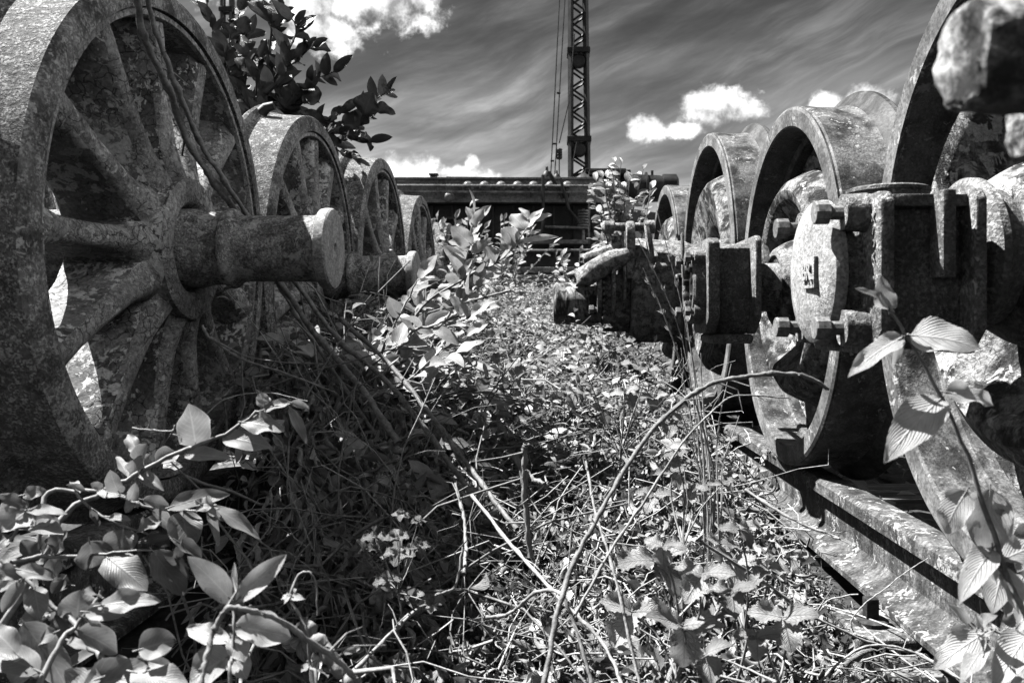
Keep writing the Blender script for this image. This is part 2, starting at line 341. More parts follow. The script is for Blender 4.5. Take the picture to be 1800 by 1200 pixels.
# ---------------------------------------------------------------- foliage (numpy)
def norm(a): return a/np.maximum(np.linalg.norm(a, axis=-1, keepdims=True), 1e-9)
PROF = dict(oval=(.62, .84), dog=(.50, .95), bram=(.62, .85), lance=(.9, 1.1), round=(.5, .42), blade=(.35, .8), dead=(.6, .7))
class FB:
    def __init__(s): s.V = []; s.Q = []; s.U = []; s.Rn = []; s.n = 0
    def leaves(s, base, d, nrm, L, Wd, bend=.6, curl=.5, twist=0.0, wave=.0, kind='oval', nu=7, nv=5, rnd=None):
        base = np.atleast_2d(np.array(base, float)); N = len(base)
        bc = lambda x: np.broadcast_to(np.asarray(x, float), (N,)).reshape(N, 1, 1)
        d = norm(np.broadcast_to(np.atleast_2d(d), (N, 3))); nrm = np.broadcast_to(np.atleast_2d(nrm), (N, 3))
        side = norm(np.cross(d, nrm)+1e-6); nn = np.cross(side, d)
        u = np.linspace(0, 1, nu).reshape(1, nu, 1); v = np.linspace(-1, 1, nv).reshape(1, 1, nv)
        a, b = PROF[kind]; um = a/(a+b); w = np.power(np.maximum(u, 1e-4), a)*np.power(np.maximum(1-u, 1e-4), b)/(um**a*(1-um)**b)
        w = np.maximum(w, .012)
        if kind in ('bram',) and nu > 9: w = w*np.where((np.arange(nu) % 2 == 0), .82, 1.06).reshape(1, nu, 1)
        L = bc(L); Wd = bc(Wd); bend = bc(bend)+1e-4; curl = bc(curl)+1e-4; twist = bc(twist); wave = bc(wave)
        x = np.sin(bend*u)/bend*L; z0 = -(1-np.cos(bend*u))/bend*L
        hw = Wd*.5*w
        y = np.sin(v*curl)/curl*hw; zc = (1-np.cos(v*curl))/curl*hw*1.4
        ph = rng.uniform(0, 6.28, (N, 1, 1))
        zc = zc + wave*hw*np.sin(u*11+ph+v*1.5)*v*v
        ct, st = np.cos(twist*u), np.sin(twist*u)
        y2 = y*ct-zc*st; z2 = y*st+zc*ct
        x = np.broadcast_to(x, y2.shape)
        xx = x + np.sin(bend*u)*z2; zz = z0 + np.cos(bend*u)*z2
        P = base[:, None, None, :] + xx[..., None]*d[:, None, None, :] + y2[..., None]*side[:, None, None, :] + zz[..., None]*nn[:, None, None, :]
        idx = np.arange(nu*nv).reshape(nu, nv)
        q = np.stack([idx[:-1, :-1], idx[1:, :-1], idx[1:, 1:], idx[:-1, 1:]], -1).reshape(-1, 4)
        Q = (q[None]+(np.arange(N)*nu*nv)[:, None, None]+s.n).reshape(-1, 4)
        uv = np.stack(np.broadcast_arrays(u, v*.5+.5), -1).reshape(1, nu*nv, 2)
        r = rng.uniform(0, 1, N) if rnd is None else np.broadcast_to(rnd, (N,))
        s.V.append(P.reshape(-1, 3)); s.Q.append(Q); s.U.append(np.broadcast_to(uv, (N, nu*nv, 2)).reshape(-1, 2)); s.Rn.append(np.repeat(r, nu*nv)); s.n += N*nu*nv
        return s
    def tubes(s, P, rad, seg=5):
        """P (N,M,3) polylines, rad (N,M) or (M,)"""
        P = np.asarray(P, float)
        if P.ndim == 2: P = P[None]
        N, m, _ = P.shape; rad = np.broadcast_to(np.asarray(rad, float), (N, m))
        T = np.empty_like(P); T[:, 1:-1] = P[:, 2:]-P[:, :-2]; T[:, 0] = P[:, 1]-P[:, 0]; T[:, -1] = P[:, -1]-P[:, -2]; T = norm(T)
        ref = np.array([.31, .17, .93]); A = norm(np.cross(T, ref)+1e-6); B = np.cross(T, A)
        th = np.arange(seg)*2*np.pi/seg
        V = P[:, :, None, :] + rad[:, :, None, None]*(np.cos(th)[None, None, :, None]*A[:, :, None, :]+np.sin(th)[None, None, :, None]*B[:, :, None, :])
        idx = np.arange(m*seg).reshape(m, seg); nx = np.roll(idx, -1, 1)
        q = np.stack([idx[:-1], nx[:-1], nx[1:], idx[1:]], -1).reshape(-1, 4)
        s.Q.append((q[None]+(np.arange(N)*m*seg)[:, None, None]+s.n).reshape(-1, 4)); s.V.append(V.reshape(-1, 3))
        s.U.append(np.zeros((N*m*seg, 2))); s.Rn.append(np.repeat(rng.uniform(0, 1, N), m*seg)); s.n += N*m*seg
        return s
    def build(s, name, mat, parent=None):
        V = np.concatenate(s.V); Q = np.concatenate(s.Q); U = np.concatenate(s.U); Rn = np.concatenate(s.Rn)
        if parent: V = V-np.array(parent.location)
        me = bpy.data.meshes.new(name); me.vertices.add(len(V)); me.vertices.foreach_set('co', V.astype(np.float32).ravel())
        me.loops.add(len(Q)*4); me.loops.foreach_set('vertex_index', Q.astype(np.int32).ravel())
        me.polygons.add(len(Q)); me.polygons.foreach_set('loop_start', (np.arange(len(Q))*4).astype(np.int32))
        me.update(calc_edges=True)
        me.polygons.foreach_set('use_smooth', np.ones(len(Q), bool))
        uvl = me.uv_layers.new(name='UVMap'); uvl.data.foreach_set('uv', U[Q.ravel()].astype(np.float32).ravel())
        at = me.attributes.new('rnd', 'FLOAT', 'POINT'); at.data.foreach_set('value', Rn.astype(np.float32))
        me.materials.append(mat); me.validate()
        return link(bpy.data.objects.new(name, me), parent)

def smooth(pts, n=6):
    """Catmull-Rom through points"""
    P = np.array(pts, float)
    if len(P) < 3: 
        t = np.linspace(0, 1, n+1)[:, None]; return P[0]*(1-t)+P[-1]*t
    E = np.vstack([2*P[0]-P[1], P, 2*P[-1]-P[-2]]); out = []
    for i in range(1, len(E)-2):
        for k in range(n):
            t = k/n; a, b, c, d = E[i-1], E[i], E[i+1], E[i+2]
            out.append(.5*((2*b)+(-a+c)*t+(2*a-5*b+4*c-d)*t*t+(-a+3*b-3*c+d)*t**3))
    out.append(P[-1]); return np.array(out)

def canopy(x, y):
    z = np.interp(y, [.9, 1.5, 2.0, 2.5, 4, 6, 8, 10, 14, 30], [-.47, -.42, -.33, -.23, -.09, .08, .30, .35, .1, -.2])
    l = np.clip((-x-.05)/.4, 0, 1); z = z+l*np.interp(y, [.9, 1.4, 1.9, 3, 5, 8], [0, .10, .26, .22, .12, 0])
    r = np.clip((x-.30)/.3, 0, 1); z = z-r*np.interp(y, [.9, 2, 4, 7, 10], [.10, .20, .32, .25, .1])
    return z
def ground_h(x, y):
    h = -.575 + .02*np.sin(x*3.1+y*2.3)+.012*np.sin(x*9+1)*np.sin(y*8)
    mid = np.exp(-(x/.32)**2)
    h = h + mid*np.interp(y, [0, 1.3, 2.5, 5, 9, 14], [0, .03, .1, .2, .3, 0])
    return h

# ================================================================ SETTING
def grid_ground():
    xs = np.unique(np.concatenate([np.linspace(-3, 3, 100), np.linspace(-12, 12, 30), np.linspace(-400, 400, 25)]))
    ys = np.unique(np.concatenate([np.linspace(-2, 10, 150), np.linspace(-30, 40, 40), np.linspace(-300, 900, 25)]))
    X, Y = np.meshgrid(xs, ys); Z = ground_h(X, Y)*1.0
    Z = Z+rng.uniform(-.008, .008, Z.shape)
    V = np.stack([X, Y, Z], -1).reshape(-1, 3); ny, nx = X.shape
    idx = np.arange(nx*ny).reshape(ny, nx); Q = np.stack([idx[:-1, :-1], idx[:-1, 1:], idx[1:, 1:], idx[1:, :-1]], -1).reshape(-1, 4)
    f = FB(); f.V = [V]; f.Q = [Q]; f.U = [V[:, :2]]; f.Rn = [np.zeros(len(V))]
    tag(f.build('ground', M['soil']), kind='structure')
grid_ground()

def rail(name_label, xc, ztop, y0, y1, H=.15, plates=()):
    t = thing('rail', name_label, 'rail', (xc, y0, ztop-H))
    hw, fw = .0355, .066
    pts = [(-fw, 0), (fw, 0), (fw, .011), (.02, .028), (.009, .04), (.009, H-.047), (.02, H-.038), (hw, H-.032), (hw, H-.008), (hw-.008, H-.001), (0, H), (-hw+.008, H-.001), (-hw, H-.008), (-hw, H-.032), (-.02, H-.038), (-.009, H-.047), (-.009, .04), (-.02, .028), (-fw, .011)]
    MB().prism(pts, 0, y1-y0, 'Y').build('rail_bar', M['railhead'], t, sharp=25)
    for y in plates:
        MB().box((-.155, y-y0-.075, -.022), (.155, y-y0+.075, -.003), .005).build('base_plate', M['railhead'], t)
        for sx in (-1, 1):
            b = MB().lathe([(-.003, .030), (.004, .030), (.0075, .024)], 24, (sx*.108, y-y0, 0), 'Z')
            b.box((sx*.108-.011, y-y0-.011, .0075), (sx*.108+.011, y-y0+.011, .042), .002)
            b.build('bolt', M['darksteel'], t)
    return t
rail('rusty steel rail under the right row of wheelsets, nearest the overgrown path', .661, -.37, -.6, 9, plates=(1.46, 2.1, 2.75))
rail('far rail of the right track, behind the right wheelsets', 2.16, -.37, -.6, 9)
rail('dark rail under the spoked wheels of the left row, nearest the path', -.795, -.355, -.6, 9, H=.18)
rail('far rail of the left track, behind the left row of wheels', -2.25, -.355, -.6, 9, H=.18)
def sleeper(y, x0, x1, z, label, w=.25, seed=0):
    b = MB(); r = random.Random(seed)
    # split weathered timber: planks of grain with small steps
    n = 7
    for k in range(n):
        a = y-w/2+w*k/n; c = y-w/2+w*(k+1)/n-.0025
        b.box((x0+r.uniform(0, .03), a, z-.15), (x1, c, z-r.uniform(0, .010)), .003)
    tag(b.build('sleeper', M['wood']), label, 'sleeper', 'wooden sleepers under the right track')
sleeper(1.44, .20, 2.75, -.545, 'weathered wooden sleeper under the rail bolt at lower right', seed=1)
sleeper(2.09, .22, 2.75, -.545, 'weathered wooden sleeper behind the first one, half buried in weeds', seed=2)
sleeper(2.74, .22, 2.75, -.545, 'third wooden sleeper from the camera, under the second right wheelset', seed=3)

# ================================================================ LEFT WHEELSETS (spoked)
def left_wheelset(Rw, label, nsp=13, rot=0.0):
    t = thing('spoked_wheelset', label, 'wheelset', (0, 0, 0), 'spoked wheelsets standing in the left row')
    def wheel(side):
        # local x: face at 0, inwards is -x ; mirrored with side=-1
        s = side
        b = MB()
        ri = Rw-.046
        b.lathe([(s*-.012, ri), (s*-.006, ri-.004), (s*-.006, ri-.014), (s*-.014, ri-.018), (s*-.118, ri-.014), (s*-.126, ri-.012), (s*-.126, ri)], 96, close=True)   # rim
        b.lathe([(s*.0, .078), (s*.020, .086), (s*.026, .090), (s*.031, .097), (s*.031, .132), (s*.027, .139), (s*.002, .143), (s*-.006, .150), (s*-.020, .160), (s*-.04, .162), (s*-.14, .155), (s*-.16, .13), (s*-.16, .078)], 64, wob=.004)
        for k in range(nsp):
            th = 2*math.pi*k/nsp + rot
            rr = [.13, .165, .20, .25, .30, Rw-.13, Rw-.090, Rw-.062]
            wd = [.092, .070, .052, .044, .042, .046, .066, .100]
            fr = [.022, .010, .000, -.006, -.010, -.012, -.012, -.014]
            bk = [-.150, -.145, -.138, -.130, -.124, -.120, -.120, -.120]
            sec = []
            for r, w, f, q in zip(rr, wd, fr, bk):
                rw = min(w*.5, .020)
                ring = [(f-.018, -w/2*.95), (f-.006, -rw*.85), (f, -rw*.4), (f, rw*.4), (f-.006, rw*.85), (f-.018, w/2*.95), (q+.01, w/2+.003), (q, w/2-.004), (q, -w/2+.004), (q+.01, -w/2-.003)]
                vs = []
                for x, tt in ring:
                    yy = r*math.cos(th)-tt*math.sin(th); zz = r*math.sin(th)+tt*math.cos(th)
                    vs.append(b.bm.verts.new((s*x, yy, zz)))
                sec.append(vs)
            for A, B in zip(sec[:-1], sec[1:]):
                m = len(A)
                for i in range(m): b.bm.faces.new((A[i], A[(i+1) % m], B[(i+1) % m], B[i]))
            b.bm.faces.new(sec[0]); b.bm.faces.new(sec[-1])
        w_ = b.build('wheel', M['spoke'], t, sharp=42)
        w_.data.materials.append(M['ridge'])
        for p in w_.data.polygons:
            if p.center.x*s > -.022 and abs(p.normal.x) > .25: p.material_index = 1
        R0 = Rw
        pr = [(0, ri), (.002, ri+.012), (.0, R0-.022), (-.003, R0-.008), (-.010, R0), (-.05, R0+.001), (-.108, R0+.005), (-.120, R0+.014), (-.128, R0+.030), (-.136, R0+.034), (-.146, R0+.028), (-.150, R0+.01), (-.150, ri)]
        ty = MB().lathe([(s*x, r) for x, r in pr], 128, close=True).build('tyre', M['tread'], w_, sharp=30)
        ty.data.materials.append(M['tyre'])
        for p in ty.data.polygons:
            if abs(p.normal.x) > .75: p.material_index = 1
        return w_
    wn = wheel(1); wn.location = (-.742, 0, Rw)
    wf = wheel(-1); wf.location = (-2.30, 0, Rw)
    ax = MB().lathe([(-2.62, .01), (-2.62, .065), (-2.4, .065), (-2.3, .072), (-.80, .078), (-.742, .079), (-.70, .079), (-.683, .0745), (-.668, .072), (-.645, .072), (-.641, .078), (-.634, .080), (-.628, .078), (-.622, .071), (-.612, .0655), (-.50, .0655), (-.47, .066), (-.462, .069), (-.458, .076), (-.455, .079)], 72)
    a = ax.build('axle', M['axle'], t, (0, 0, Rw), sharp=40)
    cp = MB().lathe([(-.4555, .079), (-.449, .0805), (-.437, .0805), (-.433, .078), (-.4315, .074), (-.4315, .012), (-.436, .0085), (-.450, .002)], 72)
    cp.build('end_collar', M['cap'], a, sharp=25)
    return t
L1 = left_wheelset(.50, 'nearest spoked wheelset, cut off by the left frame edge, axle stub sunlit at the end', 13, R_(-13.9))
L1.location = (0, 1.68, -.355)
L2 = copy_tree(L1); L2.location = (0, 2.70, -.355); L2['label'] = 'second spoked wheelset of the left row, its pale tread lit behind the big nearest wheel'
L3 = left_wheelset(.54, 'third spoked wheelset of the left row, under the dark leafy twig tip', 11, .2)
L3.location = (0, 3.79, -.355)
L4 = copy_tree(L3); L4.location = (0, 4.90, -.355); L4['label'] = 'fourth spoked wheelset of the left row, small in the distance beside the bright sapling'
L5 = copy_tree(L3); L5.location = (0, 6.25, -.355); L5['label'] = 'last spoked wheelset of the left row, mostly hidden behind the sapling leaves'
for Lk, a in ((L2, .33), (L4, .4), (L5, .9)):
    for ch in Lk.children:
        if ch.name.startswith('wheel'): ch.rotation_euler = (a, 0, 0)

# ================================================================ RIGHT WHEELSETS (disc wheels with axle boxes)
XF = .60
def right_wheelset(Rw, label):
    t = thing('disc_wheelset', label, 'wheelset', (0, 0, 0), 'disc wheelsets standing in the right row')
    def wheel(x0, s):
        ri = Rw-.052
        b = MB().lathe([(s*x, r) for x, r in [(.11, ri), (.120, ri-.025), (.128, ri-.05), (.124, ri-.070), (.105, ri-.092), (.055, ri-.110), (.016, ri-.130), (.0, ri-.155), (.006, ri-.178), (.035, .20), (.060, .175), (.068, .152), (.055, .132), (.012, .118), (-.006, .108), (-.018, .100), (-.022, .094), (-.022, .084), (-.016, .081), (-.016, .074), (-.010, .06), (.19, .07), (.19, .15), (.15, .20), (.15, ri-.02), (.15, ri)]], 96, close=True, wob=.002)
        w_ = b.build('wheel', M['web'], t, (x0, 0, Rw), sharp=40)
        pr = [(0.004, ri), (0, ri+.004), (0, Rw-.009), (.004, Rw-.002), (.010, Rw-.004), (.014, Rw), (.03, Rw), (.07, Rw-.003), (.118, Rw-.004), (.134, Rw+.001), (.148, Rw+.014), (.158, Rw+.030), (.168, Rw+.036), (.180, Rw+.036), (.192, Rw+.028), (.199, Rw+.010), (.20, Rw-.03), (.20, ri), (.17, ri-.012), (.085, ri-.013), (.080, ri-.010), (.076, ri-.002), (.03, ri-.001)]
        ty = MB().lathe([(s*x, r) for x, r in pr], 144, close=True).build('tyre', M['rtyre'], w_, sharp=28)
        ty.data.materials.append(M['rface']); ty.data.materials.append(M['flange'])
        for p in ty.data.polygons:
            if p.normal.x*s < -.75 and p.center.x*s < .02: p.material_index = 1
            elif p.center.x*s > .128 and math.hypot(p.center.y, p.center.z) > ri+.02: p.material_index = 2
        return w_
    wheel(XF, 1); wheel(2.26, -1)
    MB().lathe([(.42, .055), (.50, .06), (.53, .062), (.60, .064), (.66, .068), (.9, .068), (2.2, .068), (2.26, .085), (2.32, .075), (2.34, .06), (2.5, .055)], 48).build('axle', M['axle'], t, (0, 0, Rw))
    return t
def hexbolt(x, y, z, r, l, seg=6):
    b = MB(); b.lathe([(x, r*.92), (x+.002, r), (x+l*.5, r), (x+l*.5+.0005, r*.62), (x+l+.012, r*.62)], seg, (0, y, z))
    return b
def axle_box_a(t, Rw):
    zc = Rw-.03
    b = MB()
    hy, z0, z1 = .125, -.098, .085
    def oct(hy, z0, z1, c): return [(-hy+c, z0), (hy-c, z0), (hy, z0+c), (hy, z1-c*.4), (hy-c*.4, z1), (-hy+c*.4, z1), (-hy, z1-c*.4), (-hy, z0+c)]
    b.prism(oct(hy-.018, z0, z1, .022), .398, .486, 'X', .002)
    b.prism([(-hy-.002, z1-.014), (hy, z1-.014), (hy, z1), (-hy-.002, z1)], .3985, .4855, 'X', .001)
    b.prism(oct(hy+.012, z0-.006, z1+.004, .03), .380, .3975, 'X', .004)      # front flange with lettering
    b.prism(oct(hy+.02, z0-.004, z1+.006, .03), .4865, .5, 'X', .003)
    b.box((.446, -hy-.026, z0+.085), (.461, -hy+.01, z1+.002), .0015)
    b.lathe([(.34, .078), (.38, .082)], 48)
    for sy in (-1, 1):
        for z in (-.072, .068):
            b.lathe([(.352, .022), (.38, .024)], 20, (0, sy*.088, z))
    col_ = MB().lathe([(.5005, .060), (.528, .060), (.528, .074), (.533, .078), (.533, .092), (.537, .100), (.541, .104), (.551, .104), (.556, .094), (.585, .086)], 72, (0, 0, .02))
    col_.build('collar', M['box'], t, (0, 0, zc), sharp=28)
    o = b.build('axle_box', M['box'], t, (0, 0, zc), sharp=30)
    cv = MB().lathe([(.3300, .002), (.3305, .03), (.333, .06), (.338, .082), (.344, .092), (.352, .095), (.358, .095)], 64)
    cv.lathe([(.3585, .080), (.365, .080)], 48)
    co = cv.build('cover', M['covermetal'], o, sharp=35)
    MB().box((.3270, -.058, -.022), (.3335, -.014, .018), .0012).build('name_plate', M['covermetal'], o)
    mt = Matrix.Translation((.3268, -.036, -.002)) @ Matrix.Rotation(R_(-90), 4, 'Z') @ Matrix.Rotation(R_(90), 4, 'X')
    text_mesh('BR', .031, .0026, 'lettering', M['covermetal'], o, mt)
    for i, ch in enumerate('X/OKIE'):
        mt = Matrix.Translation((.3798, -.118, .058-i*.0155-(.012 if i > 3 else 0))) @ Matrix.Rotation(R_(-90), 4, 'Z') @ Matrix.Rotation(R_(90), 4, 'X')
        text_mesh(ch, .013, .0014, 'lettering', M['box'], o, mt)
    for sy in (-1, 1):
        for z in (-.072, .068):
            hexbolt(.318, sy*.088, z, .0145, .034, 10).build('bolt', M['rface'], o, sharp=20)
    MB().lathe([(z1, .060), (z1+.007, .060), (z1+.010, .052), (z1+.018, .050), (z1+.020, .053), (z1+.024, .053), (z1+.026, .049)], 40, (.443, 0, 0), 'Z').build('oil_lid', M['box'], o)
    return o
def axle_box_b(t, Rw):
    zc = Rw
    b = MB(); hy = .105; z0, z1 = -.105, .108
    def sh(hy, z0, z1): return [(-hy*.55, z0-.02), (hy*.55, z0-.02), (hy, z0+.02), (hy, z1-.012), (hy-.02, z1), (-hy+.02, z1), (-hy, z1-.012), (-hy, z0+.02)]
    b.prism(sh(.072, z0, z1-.004), .415, .50, 'X', .002)
    b.prism(sh(hy+.022, z0, z1+.006), .385, .4145, 'X', .004)
    b.prism(sh(hy+.026, z0, z1+.012), .5005, .517, 'X', .005)
    b.box((.40, -hy*.75, z0-.045), (.51, hy*.75, z0-.0205), .01)
    # open front ring, hollow inside
    b.lathe([(.384, .072), (.360, .074), (.355, .080), (.355, .094), (.360, .099), (.384, .101)], 56)
    for a in (40, 140, 220, 320):
        b.lathe([(.358, .017), (.384, .019)], 16, (0, .10*math.cos(R_(a)), .105*math.sin(R_(a))))
    b.box((.372, .19, .06), (.380, .212, .19), .002, Matrix.Rotation(R_(-8), 4, 'X'))
    b.box((.374, .10, .05), (.382, .20, .075), .002)
    o = b.build('axle_box', M['box'], t, (0, 0, zc), sharp=30)
    d = MB()
    d.lathe([(.383, .070), (.378, .055), (.372, .05), (.366, .048), (.366, .01)], 40)
    for k in range(9):
        a = k*2*math.pi/9
        d.box((.352, -.008, .046), (.368, .008, .066), .003, Matrix.Rotation(a, 4, 'X'))
    d.build('bearing', M['black'], o)
    for a in (40, 140, 220, 320):
        hexbolt(.335, .10*math.cos(R_(a)), .105*math.sin(R_(a)), .014, .026, 6).build('bolt', M['rface'], o, sharp=20)
    return o
def axle_box_c(t, Rw):
    zc = Rw
    b = MB()
    b.lathe([(.30, .06), (.302, .10), (.31, .126), (.32, .134), (.34, .136), (.42, .130), (.52, .128), (.56, .11), (.57, .05)], 56, (0, 0, .0), wob=.02)
    b.prism([(-.17, -.02), (-.16, .03), (-.10, .07), (.10, .07), (.16, .03), (.17, -.20), (.12, -.27), (-.12, -.27), (-.17, -.20)], .30, .50, 'X', .02)
    b.prism([(-.12, -.06), (-.12, -.01), (.12, -.01), (.12, -.19), (.06, -.23), (-.06, -.23), (-.12, -.19)], .1955, .2995, 'X', .012)
    b.box((.46, -.24, -.03), (.60, -.14, -.015), .003)
    b.box((.50, -.19, -.20), (.58, .14, -.0155), .006)
    o = b.build('gear_case', M['moss'], t, (0, 0, zc), sharp=45)
    f = MB()
    for (x0, x1, ry, rz, cz) in ((.225, .2385, .19, .165, -.06), (.172, .190, .155, .14, -.075), (.268, .279, .18, .15, -.05)):
        f.prism([(ry*math.cos(R_(a)), cz+rz*math.sin(R_(a))) for a in range(0, 360, 15)], x0, x1, 'X', .003)
    for k in range(10): f.box((.1905, -.157, -.18+k*.022), (.2, -.13, -.17+k*.022), .002)
    f.build('flange', M['moss'], o)
    MB().lathe([(.005, .03), (.007, .072), (.016, .082), (.05, .080), (.06, .084), (.09, .080), (.12, .085), (.171, .086)], 48, (0, -.01, -.12)).build('drum', M['drip'], o)
    for a in (35, 145, 215, 270, 325, 90):
        hexbolt(.142, .13*math.cos(R_(a)), -.075+.12*math.sin(R_(a)), .019, .036, 6).build('bolt', M['box'], o)
        hexbolt(.196, .165*math.cos(R_(a)), -.06+.142*math.sin(R_(a)), .019, .036, 6).build('bolt', M['box'], o)
    g = MB(); g.prism([(-.16, -.03), (-.10, -.04), (-.075, .16), (-.085, .19), (-.14, .19), (-.155, .16)], .280, .315, 'X', .008)
    g.lathe([(.19, .012), (.20, .024), (.235, .024), (.24, .016), (.35, .016), (.352, .026), (.39, .026)], 20, (0, -.11, .17))
    g.tube([(.36, -.14, .17), (.37, -.16, .08), (.38, -.17, -.05)], [.012, .013, .012], 6)
    g.build('lever', M['moss'], o)
    a = MB(); a.tube([(.29, -.13, .06), (.22, -.14, .035), (.15, -.15, -.005), (.115, -.155, -.035), (.11, -.16, -.06)], [.036, .043, .042, .036, .022], 14)
    a.tube([(.27, -.10, .09), (.20, -.10, .065), (.14, -.10, .05), (.12, -.10, .045)], [.03, .032, .026, .02], 10)
    a.tube([(.20, -.10, .0), (.13, -.08, .0), (.06, -.06, -.01)], [.035, .03, .006], 10)
    a.build('arm', M['moss'], o)
    return o
def axle_box_plain(t, Rw):
    b = MB(); b.box((.40, -.11, -.10), (.50, .11, .10), .008); b.lathe([(.36, .06), (.365, .09), (.40, .095)], 40)
    return b.build('axle_box', M['box'], t, (0, 0, Rw))
G1 = 'disc wheelset at right frame edge with lettered plate on its bolted axle box cover'
r1 = right_wheelset(.459, G1); r1.location = (0, 1.11, -.37)
r2 = copy_tree(r1); r2.location = (0, 2.20, -.37); r2['label'] = 'disc wheelset right of centre on the rusty rail, its axle box open at the front'
r0 = copy_tree(r1); r0.location = (0, .02, -.37); r0['label'] = 'closest disc wheelset at the top right corner, only its blurred cast bracket in view'
r3 = right_wheelset(.55, 'taller disc wheelset with a mossy gear case, lever and streaked drum on its axle'); r3.location = (0, 3.32, -.37)
r4 = copy_tree(r3); r4.location = (0, 4.55, -.37); r4['label'] = 'last disc wheelset in view of the right row, low behind the mossy gear case'
axle_box_a(r1, .464); axle_box_b(r2, .464); axle_box_c(r3, .56); axle_box_plain(r4, .55); axle_box_plain(r0, .455)
def near_bracket(t, Rw):
    # thick rough casting reaching forwards and inwards from the axle box, with an ear at its end
    b = MB(); K = .70
    def pt(x, y, z): return (x*K, y*K-.02, z*K+.37)
    def bx(a, c, bev): b.box(pt(*a), pt(*c), bev)
    bx((.352, .20, .145), (.56, .60, .218), .012)
    bx((.345, .50, .118), (.80, .655, .226), .014)
    bx((.50, .10, .12), (.80, .55, .22), .01)
    b.prism([(y*K-.02, z*K+.37) for y, z in [(.545, .150), (.575, .142), (.60, .150), (.618, .175), (.620, .198), (.60, .216), (.56, .219), (.535, .19)]], .279*K, .351*K, 'X', .006)
    bx((.29, .565, .208), (.40, .60, .223), .004)
    bx((.385, .44, .10), (.41, .52, .30), .004)
    o = b.build('bracket', M['bracket'], t, sharp=30)
    md = o.modifiers.new('sub', 'SUBSURF'); md.subdivision_type = 'SIMPLE'; md.levels = 3; md.render_levels = 3
    tx = bpy.data.textures.new('rough casting', 'CLOUDS'); tx.noise_scale = .015; tx.noise_depth = 3
    dm = o.modifiers.new('dis', 'DISPLACE'); dm.texture = tx; dm.strength = .008; dm.mid_level = .5
near_bracket(r0, .464)

